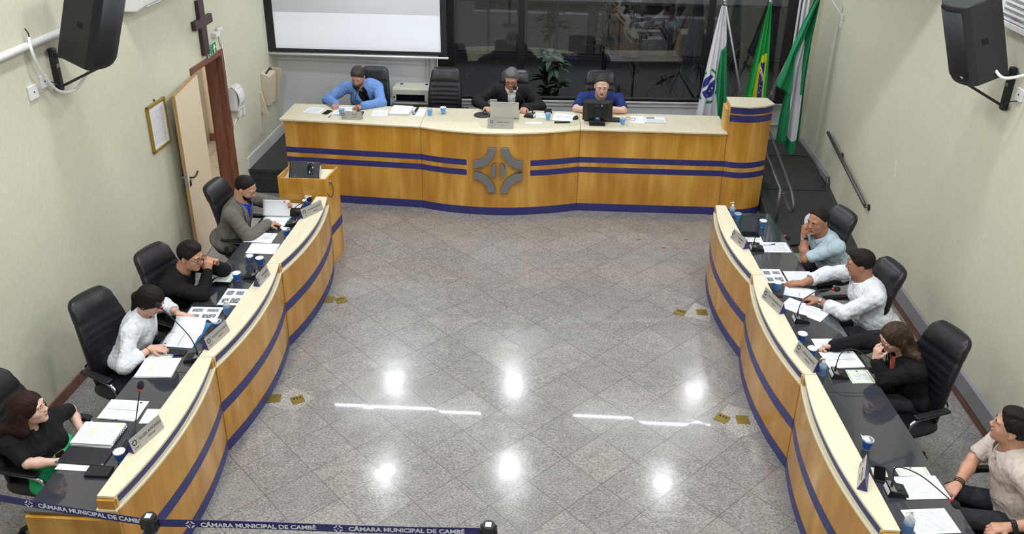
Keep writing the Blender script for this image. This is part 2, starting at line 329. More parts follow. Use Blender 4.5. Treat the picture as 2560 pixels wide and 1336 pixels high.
# ================================================================ THE ROOM
XL = lambda y: -4.11+.045*(y-6.4)
XR = lambda y: 3.80-.01*y
YB = lambda x: 11.88+(x+3.87)*.045
def wallbox(mb, side, y0, y1, z0, z1, o0, o1, mi=0):   # a slab along a side wall, o0..o1 metres into the room
    f = (lambda y, o: XL(y)+o) if side == 'L' else (lambda y, o: XR(y)-o)
    P = [(f(y, o), y, z) for z in (z0, z1) for y in (y0, y1) for o in (o0, o1)]
    q = [(0, 2, 3, 1), (4, 5, 7, 6), (0, 1, 5, 4), (2, 6, 7, 3), (0, 4, 6, 2), (1, 3, 7, 5)]
    if side == 'R': q = [x[::-1] for x in q]
    return mb.add(P, q, mi)
ZC = 5.9
b = MB().box((-4.8, -3.2, -.12), (4.2, 12.6, 0)); struct('floor', b, 'granite')
b = MB(); wallbox(b, 'L', -3.2, 9.26, 0, ZC, -.2, 0); wallbox(b, 'L', 9.26, 10.02, 1.98, ZC, -.2, 0); wallbox(b, 'L', 10.02, 11.93, 0, ZC, -.2, 0); struct('wall_left', b, 'plaster')
b = MB(); wallbox(b, 'R', -3.2, 12.3, 0, ZC, -.2, 0); struct('wall_right', b, 'plaster')
b = MB().box((-4.8, -3.3, 0), (4.2, -3.1, ZC)); struct('wall_rear', b, 'plaster')
b = MB().box((-4.8, -3.2, ZC), (4.2, 8.2, ZC+.1)); b.box((-4.8, 8.1, 3.75), (4.2, 12.5, 3.87)); b.box((-4.8, 8.1, 3.87), (4.2, 8.2, ZC)); struct('ceiling', b, 'ceiling')
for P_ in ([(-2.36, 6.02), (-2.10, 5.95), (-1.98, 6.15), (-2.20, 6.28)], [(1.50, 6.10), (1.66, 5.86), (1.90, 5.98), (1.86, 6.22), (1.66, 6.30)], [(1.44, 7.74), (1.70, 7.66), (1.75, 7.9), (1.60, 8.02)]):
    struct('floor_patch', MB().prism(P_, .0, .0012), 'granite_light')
for x, y, a in ((1.125, 9.447, .5), (1.408, 9.26, 0), (1.697, 9.491, .3)):
    struct('floor_stain', MB().box((-.03, -.012, 0), (.03, .012, .001)), 'jamb_wood', loc=(x, y, 0)).rotation_euler = (0, 0, a)
def backbox(mb, x0, x1, z0, z1, o0, o1, mi=0):          # o measured from the wall plane towards the room
    P = [(x, YB(x)-o, z) for z in (z0, z1) for x in (x0, x1) for o in (o0, o1)]
    return mb.add(P, [(0, 1, 3, 2), (4, 6, 7, 5), (0, 4, 5, 1), (2, 3, 7, 6), (0, 2, 6, 4), (1, 5, 7, 3)], mi)
b = MB(); backbox(b, -3.95, -1.62, 0, 3.8, -.2, 0); backbox(b, -1.62, 3.47, 0, .86, -.2, 0); backbox(b, -1.62, 3.4, 3.0, 3.8, -.2, 0)
struct('wall_back', b, 'wallpaint_white')
b = MB(); backbox(b, 3.47, 3.75, 0, 3.8, -.2, .001); backbox(b, 3.40, 3.47, .86, 3.8, -.2, 0); struct('wall_back_pier', b, 'plaster')
b = MB(); backbox(b, -1.62, 3.42, .86, .885, -.06, .035); backbox(b, -1.58, 3.45, .80, .82, 0, .02); backbox(b, -1.60, 3.6, .55, .57, 0, .015); struct('trim_1', b, 'white_trim', bevel=.004)
# big window wall: frame, mullions, glass
b = MB()
backbox(b, -1.60, -1.36, .885, 3.0, -.08, .03); backbox(b, -1.4, 3.38, .885, .925, -.06, .02); backbox(b, 3.22, 3.40, .885, 3.0, -.06, .03)
for x in (-.43, 2.18): backbox(b, x-.045, x+.045, .9, 3.0, -.06, .02)
backbox(b, -1.4, 3.3, 2.36, 2.43, -.05, .02); backbox(b, -1.4, 3.3, 2.94, 3.0, -.06, .03)
win = struct('window_1', b, 'dark_frame', bevel=.004)
b = MB(); backbox(b, -1.38, 3.25, .9, 3.0, -.012, -.004); build('pane', b, 'pane_glass', win)
b = MB(); backbox(b, -1.70, -1.655, .34, 3.2, 0, .03); backbox(b, -1.76, -1.735, .34, 3.2, 0, .02); struct('trim_2', b, 'white_trim', bevel=.003)
# white curtain strip between the window and the right wall
b = MB(); b.grid(lambda u, v: (3.34+u*.15, YB(3.5)-.05-.022*math.sin(u*16), .95+v*2.2), 30, 6)
tag(build('curtain', b, 'flag_white', solid=.003, smooth=True), 'narrow white curtain hanging at the right end of the dark window', 'curtain')
# baseboards
b = MB(); wallbox(b, 'L', -3, 9.19, 0, .10, 0, .018); struct('baseboard_left', b, 'jamb_wood', bevel=.003)
b = MB(); wallbox(b, 'L', 10.42, 11.9, .34, .50, 0, .02); struct('baseboard_back', b, 'white_trim', bevel=.003)
b = MB(); wallbox(b, 'R', -3, 8.9, .0, .07, 0, .012); struct('trim_3', b, 'jamb_wood', bevel=.003)
b = MB(); wallbox(b, 'R', -3, 8.7, .10, .27, 0, .035); struct('baseboard_right', b, 'kerb_grey', bevel=.006)
# dais behind the presiding desk with its step
b = MB()
for z0, z1, y0 in ((0, .17, 10.44), (.17, .30, 10.46), (.30, .345, 10.43)): b.add([(XL(y0)-.0, y0, z0), (2.74, y0, z0), (2.74, 12.1, z0), (XL(11.9)-.0, 11.86, z0), (XL(y0), y0, z1), (2.74, y0, z1), (2.74, 12.1, z1), (XL(11.9), 11.86, z1)], [(3, 2, 1, 0), (4, 5, 6, 7), (0, 1, 5, 4), (1, 2, 6, 5), (2, 3, 7, 6), (3, 0, 4, 7)])
struct('floor_dais', b, 'dais')
b = MB(); zr = lambda y: max(0.004, min(.345, (y-9.25)*.178))
b.add([(2.745, 9.25, .0), (XR(9), 9.25, .0), (XR(11), 11.19, 0), (2.745, 11.19, 0), (2.745, 9.25, .005), (XR(9), 9.25, .005), (XR(11), 11.19, .345), (2.745, 11.19, .345)], [(3, 2, 1, 0), (4, 5, 6, 7), (0, 1, 5, 4), (1, 2, 6, 5), (2, 3, 7, 6), (3, 0, 4, 7)])
b.box((2.745, 11.19, 0), (XR(12), 12.14, .345)); struct('floor_ramp', b, 'tread_plate')
b = MB()
for y0, y1 in ((9.3, 10.55), (10.57, 11.5), (11.52, 12.05)):
    b.add([(2.78, y0, zr(y0)+.004), (XR(y0)-.07, y0, zr(y0)+.004), (XR(y1)-.07, y1, zr(y1)+.004), (2.78, y1, zr(y1)+.004), (2.78, y0, zr(y0)+.009), (XR(y0)-.07, y0, zr(y0)+.009), (XR(y1)-.07, y1, zr(y1)+.009), (2.78, y1, zr(y1)+.009)], [(4, 5, 6, 7), (0, 1, 5, 4), (1, 2, 6, 5), (2, 3, 7, 6), (3, 0, 4, 7)])
struct('floor_ramp_mat', b, 'dais')
# steel kerb of the ramp along the right wall
b = MB(); b.box((-.02, -.02, 0), (.02, .02, .2))
t_ = thing('ramp_kerb', 'grey steel kerb with upright end post along the wall side of the ramp', 'kerb', (XR(10.75)-.04, 10.73, 0))
b = MB(); wallbox(b, 'R', 10.73, 12.14, .30, .385, .0, .05); build('top_plate', b, 'kerb_grey', t_, world=True, bevel=.008)
b = MB(); wallbox(b, 'R', 10.80, 12.14, .02, .30, .02, .032); build('side_plate', b, 'white_trim', t_, world=True)
b = MB(); b.tube([(XR(10.7)-.03, 10.73, .36), (XR(10.7)-.03, 10.69, .30), (XR(10.7)-.03, 10.66, .0)], .028, 8); build('end_post', b, 'steel_grey', t_, world=True, smooth=True)
# door_1: frame, leaf, hall beyond
b = MB()
wallbox(b, 'L', 9.19, 9.26, 0, 1.98, -.2, .02); wallbox(b, 'L', 10.01, 10.08, 0, 1.98, -.2, .02); wallbox(b, 'L', 9.19, 10.08, 1.98, 2.045, -.2, .02)
d1 = struct('door_1', b, 'jamb_wood', bevel=.004)
b = MB(); wallbox(b, 'L', 9.985, 10.01, 0, 1.97, -.16, -.05); wallbox(b, 'L', 9.26, 9.98, 1.95, 1.98, -.16, -.05); build('door_stop', b, 'jamb_wood', d1)
hx, hy = XL(9.26)+.035, 9.24; fx, fy = -3.872, 8.44; L_ = math.hypot(fx-hx, fy-hy); an = math.atan2(fy-hy, fx-hx)
leaf = thing('door_leaf', None, None, (hx, hy, .01), an); leaf.parent = d1
b = MB().box((0, -.018, 0), (L_, .018, 1.965), 0); b.box((L_, -.018, 0), (L_+.004, .018, 1.965), 1); b.box((0, -.0185, 1.962), (L_+.004, .0185, 1.967), 1)
build('panel', b, ['door_cream', 'door_edge'], leaf)
b = MB(); b.box((L_+.002, -.012, .93), (L_+.007, .012, 1.12)); build('lock_plate', b, 'silver', leaf)
for s in (-1, 1):
    b = MB(); b.tube([(L_-.06, s*.018, 1.03), (L_-.06, s*.06, 1.03), (L_-.10, s*.075, 1.035), (L_-.19, s*.07, 1.05)], .010, 8); b.box((L_-.09, s*.018-.004, .93), (L_-.035, s*.018+.004, 1.0)); build('door_handle', b, 'chrome' if s < 0 else 'black_plastic', leaf, smooth=True)
b = MB(); b.box((-6.6, 8.2, -.05), (-4.17, 13.6, .004)); b.box((-4.17, 9.27, -.05), (-3.99, 10.0, .004)); struct('floor_hall', b, 'tile_hall')
b = MB(); b.box((-6.7, 12.3, 0), (-4.2, 12.45, 2.8)); b.box((-6.8, 8.2, 0), (-6.6, 12.4, 2.8)); struct('wall_hall', b, 'box_beige')
b = MB(); b.box((-5.32, 12.0, 0), (-5.16, 12.3, 2.8)); struct('wall_hall_pier', b, 'white_trim')
b = MB(); b.box((-5.16, 12.27, 0), (-4.2, 12.3, .12)); b.box((-5.33, 11.985, 0), (-5.15, 12.0, .12)); struct('baseboard_hall', b, 'jamb_wood')
b = MB(); b.box((-6.8, 8.2, 2.8), (-4.2, 12.45, 2.9)); b.box((-6.8, 8.1, 0), (-4.3, 8.2, 2.8)); struct('ceiling_hall', b, 'ceiling')
ld = bpy.data.lights.new('hall_fill', 'AREA'); ld.energy = 38; ld.size = .5; ld.color = (1, .93, .84); lo = bpy.data.objects.new('hall_fill', ld); COL.objects.link(lo); lo.location = (-5.2, 10.6, 2.75)  # unseen fill light, added to brighten the hall behind the doorway
# courtyard and the building across it
b = MB(); b.box((-6, 15.0, -.4), (7, 15.3, .74)); b.box((-6, 15.0, 1.68), (7, 15.3, 4.2)); b.box((-6, 15.0, .74), (-1.68, 15.3, 1.68)); struct('wall_courtyard', b, 'ext_wall')
b = MB(); b.box((-6, 12.6, -.4), (7, 15.0, -.34)); struct('ground_courtyard', b, 'ext_wall')
b = MB(); b.box((4.3, 12.3, -.4), (4.5, 15, 4)); b.box((-3.2, 12.3, -.4), (-3.0, 15, 4)); struct('wall_courtyard_side', b, 'ext_wall')
b = MB(); b.box((-1.70, 14.93, .70), (4.3, 15.02, .77)); b.box((-1.70, 14.95, 1.66), (4.3, 15.02, 1.70))
for x in (-1.68, -1.11, -.60, -.46, .08, .62, .86, 1.52, 2.02, 2.62): b.box((x-.022, 14.96, .76), (x+.022, 15.02, 1.68))
b.box((1.99, 14.95, .76), (2.07, 15.02, 1.68)); b.box((.60, 14.95, .76), (.72, 15.02, 1.68)); wn2 = struct('window_2', b, 'dark_frame')
b = MB(); b.box((-1.68, 15.0, .76), (4.3, 15.006, 1.67)); build('pane', b, 'pane_glass', wn2)
b = MB()
for x0, x1, m_ in ((-1.66, -1.1, 0), (-1.09, -.62, 0), (-.58, .62, 1), (.72, 1.36, 1), (1.36, 1.5, 0), (1.53, 1.99, 0), (2.07, 4.3, 0)): b.box((x0, 15.10, .6), (x1, 15.14, 1.8), m_)  # brown panels stand in for room wood reflected in the glass
for z in (1.05, 1.2, 1.32): b.box((-.58, 15.09, z), (1.36, 15.10, z+.03), 2)
struct('wall_office_beyond', b, ['ext_panel', 'ext_reflected_brown', 'ext_wall'])
ld = bpy.data.lights.new('courtyard_fill', 'AREA'); ld.energy = 800; ld.size = 3; ld.color = (.95, .97, 1); lo = bpy.data.objects.new('courtyard_fill', ld); COL.objects.link(lo); lo.location = (1.0, 13.6, 6.2)  # added fill, kept out of sight, lifting the courtyard behind the window
# plants in the courtyard
def blades(mb, c, n, L, w_, droop, zr_=(.3, 1.2), seed=1, az=None):
    r = random.Random(seed)
    for k in range(n):
        a = r.uniform(0, 2*PI) if az is None else r.uniform(*az); el = r.uniform(*zr_); l_ = L*r.uniform(.7, 1.1)
        d = Vector((math.cos(a)*math.cos(el), math.sin(a)*math.cos(el), math.sin(el))); side = Vector((-math.sin(a), math.cos(a), 0)); p = Vector(c)+Vector((0, 0, r.uniform(-.06, .06))); pv = []; ns = 5
        for i in range(ns+1):
            s_ = i/ns; q = p+d*l_*s_+Vector((0, 0, -droop*l_*s_*s_)); ww = w_*math.sin(PI*min(.97, .12+.85*s_)); pv.append((q-side*ww, q+side*ww))
        vs = [x for pr in pv for x in pr]; mb.add(vs, [(2*i, 2*i+1, 2*i+3, 2*i+2) for i in range(ns)])
def plant(name, label, cat, stems, crowns, lm, L, w_, droop, n, seed, zr_=(.2, 1.2)):
    r = thing(name, label, cat, (stems[0][0][0], stems[0][0][1], -.34))
    b = MB()
    for s in stems: b.tube(s, .018, 6)
    build('stem', b, 'leaf_dark', r, world=True, smooth=True)
    b = MB()
    for i, c in enumerate(crowns): blades(b, c, n, L, w_, droop, zr_, seed+i)
    build('foliage', b, lm, r, world=True)
plant('broadleaf_plant', 'bushy broad leaved green plant outside the window between the two seated men', 'plant', [[(-.05, 13.0, -.34), (-.05, 13.0, .4), (-.1, 13.0, 1.1)], [(0, 13.0, .2), (.12, 13.0, .8)]], [(-.05, 13.0, .65), (-.1, 13.0, .95), (.06, 13.0, 1.15), (.12, 13.0, .8), (-.02, 13.0, 1.25)], 'leaf', .34, .045, .5, 16, 3, (.1, 1.0))
plant('dracaena', 'tall spiky dracaena outside the window above the monitor', 'plant', [[(.80, 13.4, -.34), (.80, 13.4, 1.25)], [(.80, 13.4, .4), (.84, 13.4, 1.0), (.86, 13.4, 1.7)]], [(.80, 13.4, 1.35), (.86, 13.4, 1.8)], 'leaf_dark', .42, .010, .5, 50, 11, (-.2, 1.4))
plant('dracaena', 'low twin headed spiky plant outside the window left of the white flag', 'plant', [[(1.28, 13.3, -.34), (1.28, 13.3, .9)], [(1.28, 13.3, .1), (1.1, 13.3, .55)]], [(1.28, 13.3, .95), (1.08, 13.3, .6)], 'leaf_dark', .30, .009, .4, 40, 31, (-.1, 1.4))
plant('palm', 'arching palm outside the window behind the white flag', 'palm', [[(2.35, 13.4, -.34), (2.3, 13.4, .5)], [(2.3, 13.4, .5), (2.0, 13.4, .95), (1.65, 13.4, .75)], [(2.3, 13.4, .5), (2.55, 13.3, 1.2), (3.0, 13.3, 1.45)]], [(1.75, 13.4, .85), (2.0, 13.4, .98), (2.3, 13.4, 1.05), (2.6, 13.3, 1.3), (2.9, 13.3, 1.4), (3.1, 13.3, 1.0)], 'leaf_dark', .34, .010, .9, 18, 51, (-.5, .6))

# ---------------------------------------------------------------- lamps of the ceiling
def downlight(x, y, z, r, label):
    t_ = thing('ceiling_light', label, 'ceiling light', (x, y, z), 0, 'round ceiling lights over the chamber')
    b = MB().lathe([(r*1.35, 0), (r*1.35, -.02), (r*1.05, -.025), (r*1.02, -.005)], n=28); build('trim_ring', b, 'white_plastic', t_, smooth=True)
    b = MB().lathe([(.0001, -.012), (r, -.012)], n=28); build('diffuser', b, 'lamp_disc', t_)
for x, y, z in ((-2.33, 11.38, 3.75), (-.44, 11.55, 3.75), (2.49, 11.55, 3.75), (-2.11, 9.35, 3.75), (-.39, 9.5, 3.75), (1.73, 9.37, 3.75)):
    downlight(x, y, z, .105 if x < -.5 or x > 0 else .125, 'round ceiling light above the chamber, out of the frame')
for x, y in ((-2.7, 6.4), (0, 6.4), (2.5, 6.4), (-2.9, 3.8), (0, 3.8), (2.9, 3.8), (-2.9, 1.0), (0, 1.0), (2.9, 1.0)): downlight(x, y, ZC, .2, 'added round ceiling light on the high ceiling, unseen, brightening the room')  # unseen rows added to raise the room's brightness
for x0, x1 in ((-3.16, -.87), (.53, 2.57)):
    t_ = thing('tube_light', 'slim linear ceiling light seen only as a bright streak on the %s of the floor' % ('left' if x0 < 0 else 'right'), 'ceiling light', ((x0+x1)/2, 10.7, 3.75), 0)
    b = MB().box(((x0-x1)/2-.03, -.04, -.05), ((x1-x0)/2+.03, .04, 0)); build('housing', b, 'white_plastic', t_)
    b = MB().tube([((x0-x1)/2, 0, -.062), ((x1-x0)/2, 0, -.062)], .012, 10); build('tube', b, 'lamp_tube', t_, smooth=True)

# ---------------------------------------------------------------- things on the walls
yaw = math.atan2(1, .045)            # direction of the left wall
# crucifix-like plain cross
t_ = thing('wall_cross', 'plain dark brown wooden cross on the left wall above the door', 'cross', (XL(9.60), 9.60, 2.10))
b = MB(); wallbox(b, 'L', 9.53, 9.67, 2.10, 2.72, .005, .045); wallbox(b, 'L', 9.38, 9.84, 2.42, 2.52, .004, .05); build('wood', b, mat('cross_wood', hexc('3e2a2c'), .5), t_, world=True, bevel=.004)
# exit sign
t_ = thing('exit_sign', 'green emergency exit sign with running figure and arrow above the door', 'sign', (XL(9.79)+.012, 9.79, 2.11), PI/2)
b = MB().box((-.135, -.004, -.07), (.135, .004, .07)); build('plate', b, 'sign_lit', t_)
b = MB().box((-.125, -.0075, -.06), (-.02, -.0045, .06), 0); b.box((.0, -.0075, -.06), (.125, -.0045, .06), 0); build('field', b, 'sign_green', t_)
b = MB(); b.box((-.105, -.010, -.05), (-.055, -.0078, .05), 0); build('doorway', b, 'sign_lit', t_)
b = MB(); b.prism([(.03, -.055), (.055, -.055), (.055, .005), (.09, -.01), (.045, .052), (-.0, -.01), (.03, .005)], .0078, .010, 0, Matrix.Rotation(PI/2, 4, 'X') @ Matrix.Translation((.02, 0, 0))); build('arrow', b, 'sign_lit', t_)
b = MB(); b.sphere((-.07, -.012, .035), (.009, .003, .009), 10); b.tube([(-.075, -.012, .02), (-.085, -.012, -.01), (-.06, -.012, -.025), (-.065, -.012, -.045)], .005, 6); b.tube([(-.085, -.012, -.01), (-.105, -.012, -.03)], .005, 6); b.tube([(-.1, -.012, .005), (-.075, -.012, .015), (-.055, -.012, .0)], .004, 6); build('running_figure', b, 'sign_green', t_)
# framed certificate
t_ = thing('framed_certificate', 'gold framed certificate hanging on the left wall beside the open door', 'picture', (XL(8.3)+.004, 8.305, 1.46), yaw)
b = MB()
for a0, a1, c0, c1 in ((-.19, .19, 0, .025), (-.19, .19, .465, .49), (-.19, -.165, 0, .49), (.165, .19, 0, .49)): b.box((a0, -.028, c0), (a1, 0, c1))
build('frame', b, 'frame_gold', t_, bevel=.004)
b = MB().grid(lambda u, v: (-.168+u*.336, -.014, .022+v*.446), 1, 1, None, True); build('certificate', b, 'page_text', t_)
b = MB().box((-.004, -.015, .5), (.004, 0, .52)); build('hook', b, 'black_plastic', t_)
# air conditioner
t_ = thing('air_conditioner', 'white split air conditioner at the top of the left wall beside the loudspeaker', 'air conditioner', (XL(8.2), 8.2, 2.86))
b = MB(); prof = [(0, 0), (.18, 0), (.24, .05), (.25, .14), (.22, .30), (0, .30)]
yy = (7.95, 9.0); vs = [(XL(y)+o, y, 2.94+z) for y in yy for o, z in prof]; n_ = len(prof)
b.add(vs, [tuple(range(n_)), tuple(range(n_, 2*n_))[::-1]]+[(i, n_+i, n_+(i+1) % n_, (i+1) % n_) for i in range(n_)]); build('body', b, 'white_plastic', t_, world=True, bevel=.015)
b = MB(); b.add([(XL(y)+o, y, z) for y in (8.03, 8.92) for o, z in ((.10, 2.936), (.235, 2.98))], [(0, 1, 3, 2)]); build('louvre', b, 'silver', t_, world=True, solid=.006)
# conduit, cable tail, outlets on the left wall
b = MB(); b.tube([(XL(y)+.03, y, 2.995) for y in (-1, 3, 6, 7.03)], .032, 10); b.tube([(XL(y)+.026, y, 2.995) for y in (7.03, 7.5)], .024, 10); tag(build('conduit', b, 'white_plastic', smooth=True), 'thick white plastic conduit running along the left wall to the loudspeaker', 'conduit')
t_ = thing('speaker_cable', 'white sheathed cable hanging in a loop under the left loudspeaker', 'cable', (XL(6.7)+.03, 6.7, 2.55))
b = MB(); b.tube(bez([(XL(6.5)+.05, 6.51, 3.06), (XL(6.5)+.07, 6.48, 2.93), (XL(6.6)+.06, 6.58, 2.72), (XL(6.7)+.07, 6.72, 2.56), (XL(6.9)+.12, 6.86, 2.54), (XL(6.9)+.2, 6.98, 2.68), (XL(6.9)+.22, 6.95, 2.80)]), .013, 8); build('sheath', b, 'white_plastic', t_, world=True, smooth=True)
b = MB(); b.tube(bez([(XL(6.5)+.04, 6.50, 3.13), (XL(6.5)+.045, 6.52, 3.09), (XL(6.5)+.05, 6.515, 3.05)]), .005, 6); build('bare_end', b, 'black_plastic', t_, world=True, smooth=True)
def outlet(name, label, side, y, z, w_=.09, h_=.1, hole=True):
    X0 = XL(y) if side == 'L' else XR(y); s = 1 if side == 'L' else -1
    t_ = thing(name, label, 'outlet', (X0, y, z)); b = MB(); b.box((min(0, s*.02), -w_/2, -h_/2), (max(0, s*.02), w_/2, h_/2)); build('plate', b, 'white_plastic', t_, bevel=.003)
    if hole: b = MB(); b.sphere((s*.02, 0, 0), (.004, .008, .008), 8); build('socket', b, 'hole', t_)
outlet('wall_outlet', 'white double width socket plate on the left wall below the cable loop', 'L', 6.47, 2.63, .12, .11)
outlet('wall_outlet', 'small white socket box with plug beside the left speaker bracket', 'L', 6.63, 2.67, .08, .10)
outlet('wall_switch', 'small white switch box under the exit on the left wall right of the soap dispenser', 'L', 10.49, 1.16, .07, .17, False)
outlet('wall_outlet', 'white socket box at the right edge below the right speaker bracket', 'R', 6.86, 2.72, .09, .10)
outlet('alarm_sensor', 'small white sensor box high on the right wall near the flags', 'R', 11.32, 2.24, .08, .08, False)
outlet('junction_box', 'white junction box at the end of the thin conduit high on the right wall', 'R', 11.3, 2.34, .08, .07, False)
b = MB(); b.tube([(XR(12)-.012, 12.1, 2.50), (XR(11.3)-.012, 11.34, 2.35)], .010, 8); tag(build('conduit', b, 'white_plastic', smooth=True), 'thin white conduit sloping down the right wall from the flag corner', 'conduit')
# emergency beacon bracket above the door
t_ = thing('door_sensor', 'small white double sensor bracket on the left wall beside the exit sign', 'sensor', (XL(9.97), 9.97, 2.24))
b = MB(); wallbox(b, 'L', 9.86, 9.98, 2.23, 2.28, 0, .06); wallbox(b, 'L', 9.96, 10.08, 2.27, 2.31, .02, .05); build('body', b, 'white_plastic', t_, world=True, bevel=.006)
b = MB(); b.tube([(XL(10)+.012, 10.03, 2.26), (XL(10)+.012, 10.05, 2.08)], .008, 8); b.tube([(XL(10)+.014, 10.09, 2.1), (XL(10)+.014, 10.10, 1.0)], .010, 8); build('conduit', b, 'white_plastic', t_, world=True, smooth=True)
# dispenser right of the door
t_ = thing('towel_dispenser', 'rounded white dispenser on the left wall right of the door', 'dispenser', (XL(10.25), 10.25, 1.22))
b = MB(); b.grid(lambda u, v: (XL(10.2)+.145*math.sin(PI*min(1, .02+.96*v))**.35, 10.06+u*.20, 1.25+.32*v), 6, 14); build('cover', b, 'white_plastic', t_, world=True, smooth=True, solid=.01)
b = MB(); wallbox(b, 'L', 10.06, 10.26, 1.25, 1.56, 0, .12); build('body', b, 'white_plastic', t_, world=True, bevel=.03, seg=4)
b = MB(); wallbox(b, 'L', 10.24, 10.35, 1.12, 1.42, 0, .05); build('valve_box', b, 'white_plastic', t_, world=True, bevel=.006)
b = MB(); b.tube([(XL(10)+.02, 10.12, 1.05), (XL(10)+.02, 10.3, 1.14)], .010, 8); build('pipe', b, 'white_plastic', t_, world=True, smooth=True)
# beige speaker/telephone case near the back corner
t_ = thing('wall_case', 'beige wooden wall case with dark wires on the left wall near the back corner', 'wall box', (XL(11.4), 11.4, .98))
b = MB(); b.add([(XL(y)+o, y, z) for y in (11.20, 11.46) for o, z in ((.0, .97), (.07, .95), (.12, 1.37), (.0, 1.42))], [(0, 1, 2, 3), (7, 6, 5, 4), (0, 4, 5, 1), (1, 5, 6, 2), (2, 6, 7, 3), (3, 7, 4, 0)]); build('case', b, 'box_beige', t_, world=True, bevel=.006)
b = MB(); b.add([(XL(11.6)+.02+o, y, z) for y in (11.55, 11.57) for o, z in ((.0, .92), (.05, .90), (.14, 1.38), (.0, 1.40))], [(0, 1, 2, 3), (7, 6, 5, 4), (0, 4, 5, 1), (1, 5, 6, 2), (2, 6, 7, 3), (3, 7, 4, 0)]); build('side_board', b, 'box_beige', t_, world=True)
b = MB(); b.tube(bez([(XL(11.3)+.06, 11.24, 1.40), (XL(11.3)+.08, 11.32, 1.44), (XL(11.3)+.07, 11.40, 1.43), (XL(11.3)+.06, 11.48, 1.38)]), .012, 6); build('wires', b, 'black_plastic', t_, world=True, smooth=True)
b = MB(); b.add([(XL(y)+o, y, z) for y in (11.08, 11.11) for o, z in ((.0, .90), (.09, .86), (.03, 1.18), (.0, 1.18))], [(0, 1, 2, 3), (7, 6, 5, 4), (0, 4, 5, 1), (1, 5, 6, 2), (2, 6, 7, 3), (3, 7, 4, 0)]); build('bracket', b, 'box_beige', t_, world=True)
# wall handrail on the right
t_ = thing('wall_handrail', 'short dark sloping handrail on the right wall above the ramp', 'handrail', (XR(10)-.05, 10.0, .78))
b = MB(); b.tube([(XR(10.9)-.07, 10.90, .925), (XR(9.25)-.07, 9.27, .64)], .021, 12); build('rail', b, 'steel_grey', t_, world=True, smooth=True)
for y, z in ((10.42, .84), (9.30, .645)): b = MB(); b.tube([(XR(y)-.07, y, z-.02), (XR(y)-.05, y, z-.05), (XR(y)-.004, y, z-.05)], .008, 8); b.tube([(XR(y)-.008, y, z-.05), (XR(y), y, z-.05)], .04, 16); build('wall_bracket', b, 'steel_grey', t_, world=True, smooth=False)
# damage to the plaster
b = MB(); r = random.Random(4)
for cy, cz, ry, rz_ in ((8.86, 1.33, .028, .035), (8.84, 1.26, .012, .05), (8.82, 1.205, .022, .022)):
    b.prism([(cy+ry*math.cos(a)*r.uniform(.6, 1.1), cz+rz_*math.sin(a)*r.uniform(.6, 1.1)) for a in [k*2*PI/9 for k in range(9)]], -.002, .001, 0, Matrix(((0, 0, -1, XR(8.8)), (1, 0, 0, 0), (0, 1, 0, 0), (0, 0, 0, 1))))
tag(build('chipped_plaster', b, 'white_plastic'), 'small white chipped patch in the plaster of the right wall', 'wall damage')
# grille at the top right
t_ = thing('wall_vent', 'white louvred ventilation grille at the top right corner of the right wall', 'vent', (XR(7)-.0, 6.9, 3.35))
b = MB(); wallbox(b, 'R', 6.5, 7.45, 3.155, 3.20, 0, .03); wallbox(b, 'R', 6.5, 7.45, 3.66, 3.70, 0, .03); wallbox(b, 'R', 7.41, 7.45, 3.155, 3.70, 0, .03); wallbox(b, 'R', 6.5, 6.54, 3.155, 3.70, 0, .03); build('frame', b, 'white_plastic', t_, world=True, bevel=.003)
b = MB()
for k in range(10): wallbox(b, 'R', 6.54, 7.41, 3.21+k*.045, 3.224+k*.045, .004, .024)
for k in range(44): wallbox(b, 'R', 6.55+k*.0198, 6.554+k*.0198, 3.20, 3.66, .002, .010)
build('louvres', b, 'white_plastic', t_, world=True)
b = MB(); wallbox(b, 'R', 6.54, 7.41, 3.2, 3.66, -.002, .002); build('dark_backing', b, 'hole', t_, world=True)
# projection screen
t_ = thing('projection_screen', 'large white projection screen with black border lowered in front of the back wall', 'screen', (-2.85, 11.60, 1.27))
ys = 11.58
b = MB().box((-3.90, ys, 1.615), (-1.42, ys+.004, 3.72)); build('black_border', b, 'screen_black', t_, world=True)
b = MB().box((-3.765, ys-.003, 1.665), (-1.505, ys-.0005, 3.6)); build('screen_cloth', b, 'screen_cloth', t_, world=True)
b = MB().tube([(-3.93, ys, 1.585), (-1.40, ys, 1.585)], .016, 10); build('bottom_bar', b, 'white_plastic', t_, world=True, smooth=True)
b = MB().box((-3.95, ys-.05, 3.62), (-1.38, ys+.07, 3.75)); build('housing', b, 'white_plastic', t_, world=True)
# projector added out of view: a spot behind a rectangular aperture whitens the screen
t_ = thing('projector', 'added video projector hanging unseen from the high ceiling to brighten the screen', 'projector', (-2.2, 4.6, 5.35))
pv = Vector((-2.2, 4.6, 5.35)); tg = Vector((-2.635, 11.577, 2.63)); d = (tg-pv).normalized(); pd = (tg-pv).length
b = MB(); k = .25/abs((tg-pv).y)
def ap(cx, cz): q = pv+(Vector((cx, 11.577, cz))-pv)*k; return q
x0, x1, z0, z1 = -3.765, -1.505, 1.665, 3.6; I = [ap(x0, z0), ap(x1, z0), ap(x1, z1), ap(x0, z1)]; yb = I[0].y
O = [Vector((pv.x-.16, yb, pv.z-.16)), Vector((pv.x+.16, yb, pv.z-.16)), Vector((pv.x+.16, yb, pv.z+.08)), Vector((pv.x-.16, yb, pv.z+.08))]; Bk = [Vector((q.x, pv.y-.12, q.z)) for q in O]
